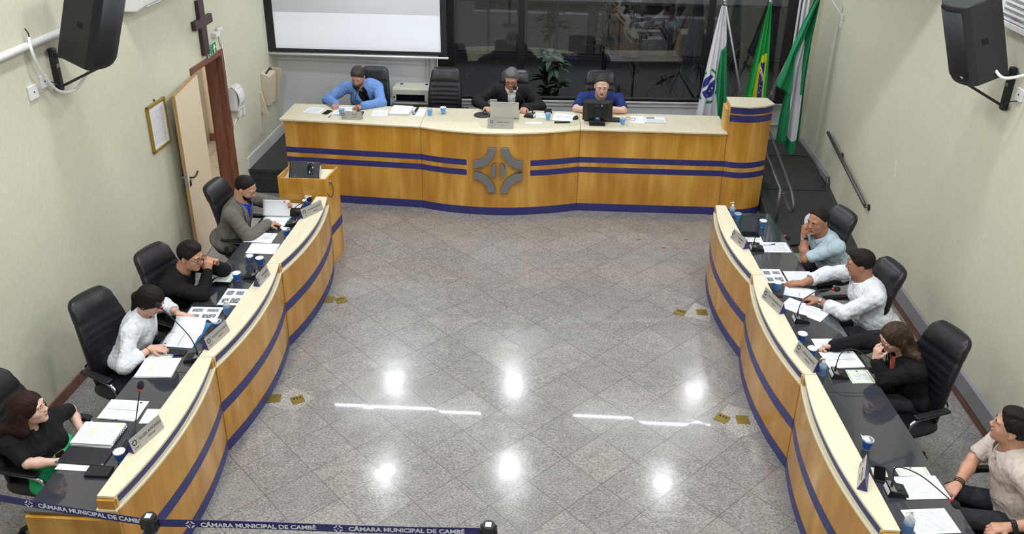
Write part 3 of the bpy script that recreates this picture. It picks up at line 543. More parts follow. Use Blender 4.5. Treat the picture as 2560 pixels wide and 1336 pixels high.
b.add([tuple(q) for q in I+O+Bk], [(0, 1, 5, 4), (1, 2, 6, 5), (2, 3, 7, 6), (3, 0, 4, 7), (4, 5, 9, 8), (5, 6, 10, 9), (6, 7, 11, 10), (7, 4, 8, 11), (8, 9, 10, 11)]); build('case', b, 'hole', t_, world=True)
b = MB().tube([(-2.2, 4.6, 5.43), (-2.2, 4.6, 5.9)], .02, 8); build('ceiling_pole', b, 'white_plastic', t_, world=True)
ld = bpy.data.lights.new('screen_fill_spot', 'SPOT'); ld.energy = 620; ld.spot_size = .6; ld.spot_blend = .1; ld.shadow_soft_size = .002; ld.color = (.93, .96, 1); lo = bpy.data.objects.new('screen_fill_spot', ld); COL.objects.link(lo); lo.location = pv; lo.rotation_euler = (d).to_track_quat('-Z', 'Y').to_euler()
# loudspeakers with brackets
def speaker(label, loc, rz, tilt, side):
    t_ = thing('loudspeaker', label, 'loudspeaker', loc, 0); t_.rotation_euler = Euler((0, tilt, rz), 'XYZ'); H_, W_, D_ = .66, .42, .31
    def plan(k):   # rounded front, narrower back
        return [(-D_, -W_*.36), (-.05, -W_/2), (-.02, -W_/2+.01)]+[(.045*math.sin(PI*j/8), -W_/2+.02+(W_-.04)*j/8) for j in range(9)]+[(-.02, W_/2-.01), (-.05, W_/2), (-D_, W_*.36)]
    b = MB().prism(plan(0), 0, H_); build('cabinet', b, 'dark_plastic' if side else 'black_plastic', t_, bevel=.012, seg=3)
    b = MB(); b.grid(lambda u, v: (.052*math.sin(PI*u)**.8+.004, -W_/2+.035+(W_-.07)*u, .05+(H_-.10)*v), 14, 2, flip=False); build('grille', b, M['grille'], t_, smooth=True, solid=.006)
    for s in (-1, 1):
        b = MB(); T = Matrix.Translation((-.16, s*(W_/2-.033), .34)) @ Matrix.Rotation(s*.25, 4, 'Z'); b.box((-.055, -.008, -.028), (.055, .008, .028), 0, T); build('handle_recess', b, 'hole', t_, bevel=.006)
    tx = text('badge', 'Oneal', .034, 'text_white', t_, (.032, .10 if rz == 0 else .10, .075), (PI/2, 0, PI/2)); tx.location = (.040, -.12 if rz == 0 else .11, .08)
    return t_
M['grille'] = mat('grille', hexc('23262c'), .7)
speaker('large black loudspeaker bracketed high on the left wall, upper left corner', (-3.60, 6.70, 2.80), -.05, math.radians(19), 0)
speaker('large black loudspeaker bracketed high on the right wall, upper right corner', (3.315, 7.03, 2.775), PI+.03, math.radians(19), 1)
def bracket(label, s, y, z0, X0, tip):
    t_ = thing('speaker_bracket', label, 'bracket', (X0, y, z0))
    b = MB().box((min(0, s*.05), -.03, 0), (max(0, s*.05), .03, .36)); build('rail', b, 'black_plastic', t_, bevel=.01)
    b = MB().tube([(s*.05, 0, .30), (s*.20, 0, .28), tuple(Vector(tip)-Vector((X0, y, z0)))], .018, 8); build('arm', b, 'black_plastic', t_)
    b = MB().tube([(s*.05, 0, .04), tuple(Vector(tip)-Vector((X0, y, z0))+Vector((0, 0, -.02)))], .011, 8); build('strut', b, 'black_plastic', t_)
    b = MB()
    for z in (.03, .33): b.tube([(0, -.05, z), (s*.012, -.05, z)], .014, 10)
    b.box((min(s*.05, s*.052), -.022, .20), (max(s*.05, s*.052), .022, .23)); b.box((min(s*.05, s*.052), -.02, .03), (max(s*.05, s*.052), .02, .055)); build('bolts_and_label', b, 'silver', t_)
    b = MB().tube(bez([(s*.03, 0, .12), (s*.07, -.05, .05), (s*.04, -.10, .10), (s*.01, -.14, .12)]), .004, 6); build('cord', b, 'black_plastic', t_, smooth=True)
bracket('black steel wall bracket holding the left loudspeaker', 1, 6.80, 2.54, XL(6.8), (-3.66, 6.70, 2.79))
bracket('black steel wall bracket holding the right loudspeaker', -1, 7.02, 2.54, XR(7), (3.33, 7.02, 2.79))
b = MB().tube(bez([(XR(7)-.25, 6.9, 2.93), (XR(7)-.2, 6.8, 2.87), (XR(7)-.08, 6.72, 2.92), (XR(7)-.01, 6.6, 3.0)]), .013, 8); tag(build('speaker_cable', b, 'white_plastic', smooth=True), 'white sheathed cable behind the right loudspeaker at the picture edge', 'cable')
# ramp guard rail
t_ = thing('ramp_guard_rail', 'grey steel tube guard rail beside the ramp right of the wooden tower', 'handrail', (2.80, 10.2, 0))
b = MB().tube([(2.80, 11.35, .80), (2.83, 9.85, .545)], .020, 10); b.tube([(2.83, 9.85, .56), (2.83, 9.85, .0)], .022, 10); b.tube([(2.78, 11.40, .80), (2.78, 11.40, .34)], .020, 10); build('fixed_rail', b, 'steel_grey', t_, world=True, smooth=True)
b = MB().tube(bez([(2.86, 11.2, .60), (2.87, 11.34, .74), (2.88, 11.28, .88), (2.90, 11.0, .86), (2.91, 9.95, .655), (2.91, 9.62, .58), (2.91, 9.50, .48), (2.91, 9.58, .38), (2.91, 9.80, .40), (2.90, 9.95, .43)]), .019, 10); build('looped_rail', b, 'steel_grey', t_, world=True, smooth=True)
b = MB().tube([(2.90, 9.83, .50), (2.83, 9.85, .50)], .012, 8); b.tube([(2.88, 11.1, .74), (2.80, 11.1, .74)], .012, 8); build('spacer', b, 'steel_grey', t_, world=True, smooth=True)
b = MB().box((2.735, 10.42, .0), (2.765, 11.9, .40)); tag(build('dais_edge_plate', b, 'steel_grey', bevel=.004), 'dark steel edge plate between the dais and the ramp beside the tower', 'edge plate')
# ================================================================ SIDE DESKS (built of curved sections)
def side_section(side, far, near, ledge_in, work_out, label, near_end=False, far_end=False, far_y_work=None):
    s = 1 if side == 'L' else -1                      # direction towards the middle of the room
    (xf, yf), (xn, yn) = far, near; sag = .083
    def C(t_, off=0): return (lerp(xf, xn, t_)+s*(sag*4*t_*(1-t_)-off), lerp(yf, yn, t_))
    def LI(y): return ledge_in[0]+(y-ledge_in[1])*ledge_in[2]
    def WO(y): return work_out[0]+(y-work_out[1])*work_out[2]
    N = 20; root = thing('council_desk', label, 'desk', ((xf+xn)/2-s*.3, (yf+yn)/2, 0), 0, 'side desk sections')
    def wallstrip(o0, o1, z0, z1, mi=0, t0=0, t1=1):
        b = MB()
        for i in range(N+1):
            t_ = lerp(t0, t1, i/N)
            for z in (z0, z1):
                for o in (o0, o1): x, y = C(t_, o); b.v.append((x, y, z))
        for i in range(N):
            a = 4*i; c = a+4; q = [(a, c, c+2, a+2), (a+1, a+3, c+3, c+1), (a+2, c+2, c+3, a+3), (a, a+1, c+1, c)]
            for f in q: b.f.append(f if s > 0 else f[::-1]); b.mi.append(mi)
        e = 4*N
        for f in ((0, 2, 3, 1), (e, e+1, e+3, e+2)): b.f.append(f if s > 0 else f[::-1]); b.mi.append(mi)
        return b
    build('front_panel', wallstrip(0, .025, 0, .80), 'veneer', root, world=True)
    build('stripe', wallstrip(-.0015, .001, .38, .475), 'blue_laminate', root, world=True)
    build('stripe', wallstrip(-.0015, .001, .0, .10), 'blue_laminate', root, world=True)
    build('trim', wallstrip(-.003, .045, .80, .815), 'cream_laminate', root, world=True)
    build('fascia', wallstrip(.034, .045, .815, .885), 'blue_laminate', root, world=True)
    def slab(o, z0, z1, inner, y_in0=None, y_in1=None):
        b = MB(); poly = [C(i/N, o) for i in range(N+1)]; yi0 = y_in0 or yn; yi1 = y_in1 or yf; inn = [(inner(yi0), yi0), (inner(yi1), yi1)]
        p = poly+inn; p = p[::-1] if s > 0 else p
        return b.prism(p, z0, z1)
    build('ledge', slab(.014, .885, .905, LI), ['cream_wood'], root, world=True, bevel=.003)
    yw = far_y_work or yf
    b = MB().prism([(LI(yn)-s*.0, yn), (WO(yn), yn), (WO(yw), yw), (LI(yw), yw)][::(1 if s < 0 else -1)], .735, .75); build('work_surface', b, 'black_glass', root, world=True, bevel=.0004)
    b = MB().prism([(LI(yn)+s*.03, yn+.01), (WO(yn)+s*.02, yn+.01), (WO(yw)+s*.02, yw-.01), (LI(yw)+s*.03, yw-.01)][::(1 if s < 0 else -1)], .71, .735); build('work_board', b, 'veneer_light', root, world=True)
    b = MB().prism([(LI(yn)+s*.002, yn+.002), (LI(yf)+s*.002, yf-.002), (LI(yf)+s*.02, yf-.002), (LI(yn)+s*.02, yn+.002)][::(-1 if s < 0 else 1)], .75, .885); build('riser', b, 'veneer', root, world=True)
    # dividing cheeks carrying the tops
    for k, (y, on) in enumerate(((yn+.012, True), (yf-.012, True))):
        xi, xo = WO(y)+s*.05, lerp(xn, xf, (y-yn)/(yf-yn))-s*.03; b = MB().box((min(xi, xo), y-.009, 0), (max(xi, xo), y+.009, .71)); build('cheek', b, 'veneer', root, world=True)
    for y, x in ((yn, xn), (yf, xf)):
        yy = y+(.012 if y == yn else -.012); b = MB().box((min(x-s*.004, x-s*.05), yy-.011, .815), (max(x-s*.004, x-s*.05), yy+.011, .886)); build('end_cap', b, 'veneer_light', root, world=True, bevel=.002)
    if near_end or far_end:
        y = yn-.012 if near_end else yf+.012; xo = (xn if near_end else xf)-s*.002; xi = WO(y)+s*.015
        b = MB().box((min(xi, xo), y-.011, 0), (max(xi, xo), y+.011, .725)); b.box((min(LI(y)+s*.01, xo), y-.011, .72), (max(LI(y)+s*.01, xo), y+.011, .80)); build('end_panel', b, 'veneer', root, world=True, bevel=.002)
        b = MB().box((min(LI(y)+s*.004, xo-s*.008), y-.008, .815), (max(LI(y)+s*.004, xo-s*.008), y+.012, .884)); build('ledge_end', b, 'veneer', root, world=True)
        b = MB().box((min(LI(y)-s*.008, xo), y-.012, .80), (max(LI(y)-s*.008, xo), y+.012, .815)); build('trim_end', b, 'cream_laminate', root, world=True)
    return root
Li = (-2.50, 7.75, .0475*1.0); Li = (-2.500, 7.75, .0480); Lw = (-3.171, 4.03, .0423); Ri = (1.904, 8.567, -.0555); Rw = (2.417, 8.711, -.0605)
side_section('L', (-2.338, 8.42), (-2.415, 6.93), Li, Lw, 'curved council desk section on the left, farthest from the camera, behind the bearded man\'s papers', far_y_work=8.55)
side_section('L', (-2.420, 6.925), (-2.490, 5.43), Li, Lw, 'curved council desk section on the left, the middle one of three')
side_section('L', (-2.495, 5.425), (-2.560, 3.945), Li, Lw, 'curved council desk section on the left nearest the camera, with the open end panel', near_end=True)
side_section('R', (1.790, 8.545), (1.880, 7.045), Ri, Rw, 'curved council desk section on the right, farthest from the camera', far_end=True, far_y_work=8.70)
side_section('R', (1.880, 7.04), (1.965, 5.525), Ri, Rw, 'curved council desk section on the right, the middle one, before the woman in black')
side_section('R', (1.968, 5.52), (2.045, 3.975), Ri, Rw, 'curved council desk section on the right nearest the camera, before the beige shirt', near_end=True)

# ================================================================ PRESIDING DESK
FP = [(-3.34, 10.262), (-1.592, 10.150), (-1.45, 10.098), (-1.25, 10.048), (-1.0, 10.012), (-.75, 9.998), (-.5, 10.006), (-.25, 10.045), (0, 10.098), (.2, 10.160), (.385, 10.225), (2.19, 10.238)]
def FY(x):
    for (a, ya), (c, yc) in zip(FP, FP[1:]):
        if a <= x <= c: return lerp(ya, yc, (x-a)/(c-a))
    return FP[0][1] if x < FP[0][0] else FP[-1][1]
def strip(x0, x1, z0, z1, o0, o1, n=16):                # o towards the camera
    b = MB()
    for i in range(n+1):
        x = lerp(x0, x1, i/n); y = FY(x)
        for z in (z0, z1):
            for o in (o0, o1): b.v.append((x, y-o, z))
    for i in range(n):
        a = 4*i; c = a+4
        for f in ((a, a+2, c+2, c), (a+1, c+1, c+3, a+3), (a+2, a+3, c+3, c+2), (a, c, c+1, a+1)): b.f.append(f); b.mi.append(0)
    e = 4*n
    for f in ((0, 1, 3, 2), (e, e+2, e+3, e+1)): b.f.append(f); b.mi.append(0)
    return b
secs = [(-3.34, -1.594, 'left section of the long presiding desk, before the man in the blue jacket'), (-1.590, .383, 'bowed centre section of the presiding desk with the metal emblem'), (.387, 2.188, 'right section of the long presiding desk, carrying the monitor')]
roots = []
for k, (x0, x1, lb) in enumerate(secs):
    rt = thing('presiding_desk', lb, 'desk', ((x0+x1)/2, 10.5, 0), 0, 'presiding desk sections'); roots.append(rt)
    build('front_panel', strip(x0, x1, 0, 1.075, -.02, 0), 'veneer', rt, world=True)
    build('moulding', strip(x0, x1, 1.075, 1.097, -.02, .012), 'veneer', rt, world=True)
    rng = [(x0, x1)] if k != 1 else [(x0, -1.008), (-.218, x1)]
    for z0, z1 in ((.535, .61), (.668, .743)):
        for a, c in rng: build('stripe', strip(a, c, z0, z1, -.001, .002, 10), 'blue_laminate', rt, world=True)
    build('stripe', strip(x0, x1, 0, .105, -.001, .002), 'blue_laminate', rt, world=True)
    b = MB(); n = 14; xs = [lerp(x0-(.045 if k == 0 else 0), x1, i/n) for i in range(n+1)]; poly = [(x, FY(x)-.028) for x in xs]+[(x1, 10.86), (x0-(.02 if k == 0 else 0), 10.855)]
    b.prism(poly, 1.098, 1.12); build('desk_top', b, 'cream_wood', rt, world=True, bevel=.003)
    b = MB(); b.box((x0+.01, 10.3, .35), (x0+.03, 10.8, 1.097)); b.box((x1-.03, 10.3, .35), (x1-.01, 10.8, 1.097)); build('side_panel', b, 'veneer', rt, world=True)
    if k == 0: b = MB().box((x0, 10.27, 0), (x0+.02, 10.80, 1.097)); build('end_panel', b, 'veneer', rt, world=True)
# emblem: four quarter rings and two half discs of brushed metal
em = thing('emblem', None, None, (-.613, FY(-.613)-.0, .628)); em.parent = roots[1]; em.location = (-.613-roots[1].location.x, FY(-.613)-10.5, .628)
RX = Matrix.Rotation(PI/2, 4, 'X')
for sx in (-1, 1):
    for sz in (-1, 1):
        cx_, cz_ = sx*.303, sz*.298; p = []
        for i in range(13): a = PI/2*i/12; p.append((cx_-sx*.272*math.cos(a), cz_-sz*.272*math.sin(a)))
        for i in range(12, -1, -1): a = PI/2*i/12; p.append((cx_-sx*.176*math.cos(a), cz_-sz*.176*math.sin(a)))
        if sx*sz > 0: p = p[::-1]
        b = MB().prism(p, -.045, .05, 0, RX); o = build('ring_quarter', b, 'brushed', em, bevel=.003)
    p = [(sx*.028+sx*.066*math.cos(a), .094*math.sin(a)) for a in [-PI/2+PI*i/14 for i in range(15)]]
    if sx < 0: p = p[::-1]
    b = MB().prism(p, -.045, .05, 0, RX); build('half_disc', b, 'brushed', em, bevel=.003)
# tower at the right end
tw = thing('pulpit_tower', 'tall wooden tower with blue stripes at the right end of the presiding desk', 'pulpit', (2.45, 10.4, 0))
TP = [(2.192, 10.236), (2.25, 10.215), (2.33, 10.198), (2.42, 10.196), (2.51, 10.214), (2.60, 10.250), (2.67, 10.292), (2.72, 10.335)]
def tstrip(z0, z1, o0, o1):
    b = MB()
    for x, y in TP:
        for z in (z0, z1):
            for o in (o0, o1): b.v.append((x, y-o, z))
    n = len(TP)-1
    for i in range(n):
        a = 4*i; c = a+4
        for f in ((a, a+2, c+2, c), (a+1, c+1, c+3, a+3), (a+2, a+3, c+3, c+2), (a, c, c+1, a+1)): b.f.append(f); b.mi.append(0)
    e = 4*n
    for f in ((0, 1, 3, 2), (e, e+2, e+3, e+1)): b.f.append(f); b.mi.append(0)
    return b
build('front_panel', tstrip(0, 1.455, -.02, 0), 'veneer', tw, world=True)
for z0, z1 in ((0, .105), (.535, .61), (.668, .743), (1.268, 1.352), (1.372, 1.452)): build('stripe', tstrip(z0, z1, -.001, .002), 'blue_laminate', tw, world=True)
b = MB().prism([(2.185, 10.213), (2.25, 10.192), (2.42, 10.172), (2.60, 10.226), (2.735, 10.335), (2.69, 10.56), (2.19, 10.56)], 1.455, 1.476); build('top_board', b, 'cream_wood', tw, world=True, bevel=.003)
b = MB().box((2.192, 10.25, .0), (2.212, 10.54, 1.455)); b.box((2.155, 10.30, 1.12), (2.192, 10.54, 1.40)); build('side_panel', b, 'veneer_light', tw, world=True, bevel=.003)
b = MB().prism([(2.70, 10.33), (2.72, 10.335), (2.70, 10.54), (2.68, 10.54)], 0, 1.455); build('side_panel', b, 'cream_laminate', tw, world=True)
# ================================================================ LECTERN BOX left
lb = thing('lectern_box', 'open topped wooden lectern box at the far end of the left desks', 'lectern', (-2.64, 8.74, 0))
q = [(-2.925, 8.58), (-2.375, 8.58), (-2.335, 8.91), (-2.885, 8.91)]; H1 = 1.055
def slab2(p, c, z0, z1, th, m_, nm):
    p = Vector((*p, 0)); c = Vector((*c, 0)); d = (c-p).normalized(); n_ = Vector((-d.y, d.x, 0))*th; b = MB().prism([tuple(x)[:2] for x in (p, c, c+n_, p+n_)], z0, z1); return build(nm, b, m_, lb, world=True, bevel=.002)
slab2(q[0], q[1], 0, H1-.02, .02, 'veneer', 'side_panel'); slab2(q[1], q[2], 0, H1, .02, 'veneer', 'side_panel'); slab2(q[2], q[3], 0, H1-.1, .02, 'veneer', 'side_panel'); slab2(q[3], q[0], 0, H1, .02, 'veneer', 'side_panel')
b = MB().add([(-2.90, 8.60, .94), (-2.395, 8.60, .94), (-2.355, 8.89, 1.02), (-2.875, 8.89, 1.02)], [(0, 1, 2, 3)]); build('sloping_shelf', b, 'cream_wood', lb, world=True, solid=.012)
b = MB().prism([(-2.374, 8.58), (-2.372, 8.58), (-2.332, 8.912), (-2.334, 8.912)], .36, .46); build('stripe', b, 'blue_laminate', lb, world=True)
b = MB().tube([(-2.366, 8.64, .985), (-2.355, 8.64, .985)], .018, 16); build('cable_grommet', b, 'silver', lb, world=True)
b = MB().tube(bez([(-2.36, 8.64, .985), (-2.34, 8.63, .93), (-2.33, 8.6, .87), (-2.345, 8.55, .84), (-2.37, 8.52, .90)]), .004, 6); build('cord', b, 'black_plastic', lb, world=True, smooth=True)
t_ = thing('voting_terminal', 'black plastic terminal with oval recess and blue light standing on the lectern box', 'terminal', (-2.655, 8.70, .965), 0)
T = Matrix.Rotation(-.55, 4, 'X')
b = MB().box((-.185, -.03, 0), (.155, .03, .21), 0, T); build('case', b, 'dark_plastic', t_, bevel=.022, seg=4)
b = MB().lathe([(.040, 0), (.040, .004)], n=20, T=T @ Matrix.Translation((.055, -.0305, .12)) @ Matrix.Rotation(PI/2, 4, 'X') @ Matrix.Diagonal((1, 1.6, 1, 1))); b.sphere((0, 0, 0), (.038, .060, .003), 16, 0, T @ Matrix.Translation((.055, -.031, .12)) @ Matrix.Rotation(PI/2, 4, 'X')); build('oval_recess', b, 'lens_dark', t_, smooth=True)
b = MB().box((.048, -.0365, .075), (.052, -.0345, .10), 0, T); build('status_light', b, 'led_blue', t_)
b = MB().tube([tuple(T @ Vector((.055+.034*math.cos(a), -.03, .185+.012*math.sin(a)))) for a in [k*PI/8 for k in range(-1, 10)]], .005, 6); build('top_ring', b, 'chrome', t_, smooth=True)
b = MB().tube([tuple(T @ Vector((-.11+.014*math.cos(a), -.031, .045+.014*math.sin(a)))) for a in [k*PI/8 for k in range(17)]], .002, 6); build('button_ring', b, 'chrome', t_, smooth=True)
b = MB().box((.1555, -.02, .03), (.16, .022, .17), 0, T); build('side_label', b, 'sticker', t_)
# ================================================================ CHAIRS
def make_chair():
    t_ = thing('office_chair', 'x', 'office chair')
    # backrest as stacked rounded sections
    b = MB(); nv, nu = 40, 28; vs = []
    for j in range(nv+1):
        v = j/nv; z = .44+.74*v; hw = (.192+.036*math.sin(PI*min(1, v*1.15))**.8)*(1 if v < .9 else math.sqrt(max(.02, 1-((v-.9)/.1)**2*.45)))
        th = .042+.018*math.sin(PI*v) + (.018 if v > .76 else 0)*math.sin(PI*min(1, (v-.76)/.24)) if v > .76 else .042+.018*math.sin(PI*v)
        if v < .05: th *= .5+10*v
        if v > .96: th *= math.sqrt(max(.05, 1-((v-.96)/.045)**2))
        cx_ = -.235-.05*v-.10*v*v+.03*math.sin(PI*v)
        for i in range(nu):
            a = 2*PI*i/nu; ca, sa = math.cos(a), math.sin(a); y = hw*math.copysign(abs(sa)**.6, sa); x = th*math.copysign(abs(ca)**.8, ca)
            x += .055*(y/.25)**2
            if ca > .1 and .30 < v < .74 and abs(y) < hw*.78: x -= .010*max(0, math.cos(2*PI*(v-.30)/.075))**6
            if ca > .1 and abs(abs(y)-hw*.80) < .012 and v < .95: x -= .008
            if abs(v-.765) < .013: x *= .965; x -= .006*math.copysign(1, ca)
            vs.append((cx_+x, y, z))
    fs = []
    for j in range(nv):
        for i in range(nu): fs.append((j*nu+i, j*nu+(i+1) % nu, (j+1)*nu+(i+1) % nu, (j+1)*nu+i))
    fs.append(tuple(range(nu))[::-1]); fs.append(tuple(range(nv*nu, (nv+1)*nu))); b.add(vs, fs); build('backrest', b, 'leather', t_, smooth=True)
    # seat
    b = MB(); vs = []; nv, nu = 8, 32
    for j in range(nv+1):
        v = j/nv; z = .39+.11*v; k = math.sin(PI*(.12+.76*v))**.35
        for i in range(nu):
            a = 2*PI*i/nu; x = .255*k*math.copysign(abs(math.cos(a))**.5, math.cos(a)); y = .255*k*math.copysign(abs(math.sin(a))**.5, math.sin(a)); vs.append((x+.005, y, z-.02*max(0, x/.25)**2))
    fs = []
    for j in range(nv):
        for i in range(nu): fs.append((j*nu+i, j*nu+(i+1) % nu, (j+1)*nu+(i+1) % nu, (j+1)*nu+i))
    fs.append(tuple(range(nu))[::-1]); fs.append(tuple(range(nv*nu, (nv+1)*nu))); b.add(vs, fs); build('seat', b, 'leather', t_, smooth=True)
    for s in (-1, 1):
        b = MB().tube(bez([(.12, s*.22, .40), (.17, s*.285, .46), (.19, s*.30, .58), (.12, s*.30, .655), (-.05, s*.30, .67), (-.20, s*.27, .665), (-.27, s*.19, .65)], 8), .016, 8); a_ = build('armrest', b, 'chrome', t_, smooth=True)
        b = MB().box((-.17, s*.30-.03, .672), (.14, s*.30+.03, .70)); build('arm_pad', b, 'leather', a_, bevel=.013, seg=3)
    b = MB().lathe([(.03, .10), (.03, .34), (.07, .36), (.09, .395)], n=16); build('gas_column', b, 'black_plastic', t_, smooth=True)
    for k in range(5):
        a = 2*PI*k/5+.3; c_, s_ = math.cos(a), math.sin(a); b = MB().tube([(.03*c_, .03*s_, .11), (.30*c_, .30*s_, .075)], [.028, .016], 8); l_ = build('base_leg', b, 'black_plastic', t_, smooth=True)
        b = MB().tube([(.30*c_-.02*s_, .30*s_+.02*c_, .03), (.30*c_+.02*s_, .30*s_-.02*c_, .03)], .03, 12); b.tube([(.30*c_, .30*s_, .04), (.30*c_, .30*s_, .08)], .008, 6); build('caster', b, 'black_plastic', l_)
    return t_
chair0 = make_chair(); first = [True]
def place_chair(x, y, rz, label, z=0, sc_=1):
    o = chair0 if first[0] else copy_tree(chair0); first[0] = False
    o.location = (x, y, z); o.rotation_euler = (0, 0, rz); tag(o, label, 'office chair', 'black leather office chairs'); return o
def chair_back_at(x, y, deg, label, z=0):               # x, y: top of the backrest; deg: direction the chair faces
    a = math.radians(deg); place_chair(x+.385*math.cos(a), y+.385*math.sin(a), a, label, z)
chair_back_at(-3.47, 8.10, -8, 'black leather office chair behind the bearded man in the grey jacket')
chair_back_at(-3.50, 6.63, -20, 'black leather office chair behind the man with glasses and black shirt')
chair_back_at(-3.66, 5.84, -24, 'black leather office chair behind the woman in the white shirt, ribbed back in full view')
chair_back_at(-3.80, 4.68, -6, 'black leather office chair behind the seated young woman, lower left corner')
chair_back_at(2.97, 7.93, 198, 'black leather office chair behind the man in the light blue polo')
chair_back_at(3.07, 6.84, 192, 'black leather office chair behind the man in the white shirt on the right')
chair_back_at(3.16, 5.80, 201, 'black leather office chair behind the long haired woman in black on the right, back exposed')
chair_back_at(3.50, 4.55, 185, 'black office chair under the man in the beige shirt, right edge')
chair_back_at(-2.35, 11.30, -94, 'black leather office chair behind the man in the blue jacket', .345)
chair_back_at(-1.41, 11.36, -90, 'empty black leather office chair behind the presiding desk beside the grey cabinet', .345)
chair_back_at(-.48, 11.36, -90, 'black leather office chair behind the man in the black suit at the centre', .345)
chair_back_at(.66, 11.42, -90, 'black leather office chair behind the man in the navy polo', .345)
# ================================================================ GREY CABINET
t_ = thing('small_rack', 'small light grey steel wall rack with dark window behind the presiding desk', 'cabinet', (-1.93, 11.72, .92))
b = MB().box((-.265, -.16, 0), (.265, .16, .215)); build('case', b, 'cabinet_beige', t_, bevel=.008)
b = MB(); b.add([(-.255, -.15, .2155), (.255, -.15, .2155), (.25, .05, .245), (-.21, .05, .245)], [(0, 1, 2, 3)]); build('lid', b, 'cabinet_beige', t_, solid=.012)
b = MB(); b.box((-.205, -.1635, .05), (.19, -.160, .14)); build('window', b, 'lens_dark', t_)
b = MB(); b.box((-.27, -.165, -.01), (.27, -.158, .0)); b.box((-.23, -.1635, .035), (.22, -.1605, .05)); build('door_frame', b, 'silver', t_)
b = MB()
b.tube([(-.235, -.158, .10), (-.235, -.166, .10)], .012, 12); b.tube([(-.15, .0, .237), (-.15, .0, .247)], .024, 12); b.tube([(.2, .0, .237), (.2, .0, .247)], .024, 12); build('lock_and_grommets', b, 'black_plastic', t_)
b = MB().box((-.22, .0, -.55), (.26, .12, -.0)); build('shelf_stand', b, 'cabinet_beige', t_)
# ================================================================ FLAGS
def flag(label, base, top, cols, paint, width, z_bot, seed, lean, ph, top_w=.04, nfold=5, drop=0, dirx=1, depth=.05):
    t_ = thing('flag', label, 'flag', (base[0], base[1], base[2])); b_ = Vector(base); tp = Vector(top)
    b = MB().tube([base, top], .015, 10); build('pole', b, 'silver', t_, world=True, smooth=True)
    d = (tp-b_).normalized(); b = MB().sphere(tuple(tp+d*.03), .03, 12); b.tube([tuple(tp-d*.04), tuple(tp+d*.01)], .022, 10); build('finial', b, 'chrome', t_, world=True, smooth=True)
    r = random.Random(seed); phs = [r.uniform(0, 6) for _ in range(4)]
    def P(u, v):
        z = tp.z-.03-v*(tp.z-.03-z_bot(u)); wv = lerp(top_w, width, v**.85); x = tp.x+lean(v)+(u-.5)*wv
        y = tp.y-.03+depth*(v*.8+.2)*(math.sin(u*nfold*2*PI+phs[0])+.4*math.sin(u*nfold*3.7+phs[1]+v*3))*.8
        return (x, y, z)
    b = MB().grid(P, 170, 260, paint); build('cloth', b, cols, t_, world=True, smooth=True, solid=.002); return t_
def star(u, v, cu, cv, r, asp=1):
    du, dv = (u-cu)*asp, v-cv; a = math.atan2(du, dv); rr = math.hypot(du, dv); return rr < r*(.55+.45*math.cos(5*a))
def paint_parana(u, v):      # white field, green fold, blue disc in a wreath
    if u > .60+.06*math.sin(v*8): 
        return 1 if v > .26+.25*(1-u) else 0
    cu, cv = .25, .66; du, dv = (u-cu)*.36*1.0, (v-cv)*1.25; rr = math.hypot(du*1.15, dv*.8)
    if rr < .098:
        k = dv*.8+du*1.15*.8
        if -.045 < k < -.012: return 0
        for sx_, sy_ in ((.30, .70), (.22, .73), (.20, .78), (.37, .67)):
            if star(u, v, sx_, sy_, .012, .30): return 0
        return 2
    if .128 < rr < .150 and math.sin(math.atan2(du, dv)*7) > -.1: return 1
    return 0
flag('state flag, white and green with a blue disc, leftmost of the three flags', (2.82, 11.50, .345), (2.20, 11.40, 2.46), ['flag_white', 'flag_green', 'flag_blue'], paint_parana, .46, lambda u: .80 if u < .7 else .62, 1, lambda v: .00+.02*v+(-.02), 0, .05, 4)
def paint_br(u, v):
    if u > .86: return 0
    if u > .50:
        if v < .44-.06*(u-.5): return 0
        if u > .55+.02*math.sin(v*9) and u < .80 and .50 < v < .95:
            k = v-.56+(u-.6)*-.35
            if abs(k) < .012 or .03 < k < .042: return 3
            if .012 < k < .03: return 3 if math.sin(u*120) > -.2 else 2
            for cu, cv in ((.62, .70), (.74, .71), (.63, .76), (.73, .75), (.60, .88), (.66, .92), (.73, .90), (.70, .66)):
                if star(u, v, cu, cv, .010, .28): return 3
            return 2
        return 1
    if u > .34: return 1 if v > .52-.12*(u-.34) else 0
    return 0
flag('Brazilian flag, green and yellow with blue globe, middle of the three flags', (2.90, 11.52, .345), (2.775, 11.42, 2.50), ['flag_brgreen', 'flag_yellow', 'flag_blue', 'flag_white'], paint_br, .34, lambda u: .92, 2, lambda v: -.03*v-.01, 0, .03, 3)
t_ = thing('flag', 'green and white flag hanging beside the right wall, rightmost of the three flags', 'flag', (2.66, 11.50, .345))
b = MB().tube([(2.66, 11.50, .345), (3.42, 11.42, 2.66)], .015, 10); b.lathe([(.024, -.03), (.024, .03)], (2.965, 11.468, 1.27), 10); build('pole', b, 'silver', t_, world=True, smooth=True)
b = MB().sphere((3.43, 11.42, 2.69), .03, 12); build('finial', b, 'chrome', t_, world=True, smooth=True)
def crv(pts, z):                                        # x at height z along a hanging edge
    for (xa, za), (xb, zb) in zip(pts, pts[1:]):
        if za >= z >= zb: return lerp(xa, xb, (za-z)/(za-zb))
    return pts[-1][0]
LE = [(3.36, 2.64), (3.20, 2.0), (3.14, 1.6), (3.15, 1.35), (3.13, .9), (3.13, .42)]; RE = [(3.41, 2.64), (3.38, 2.0), (3.39, 1.4), (3.42, .9), (3.44, .42)]
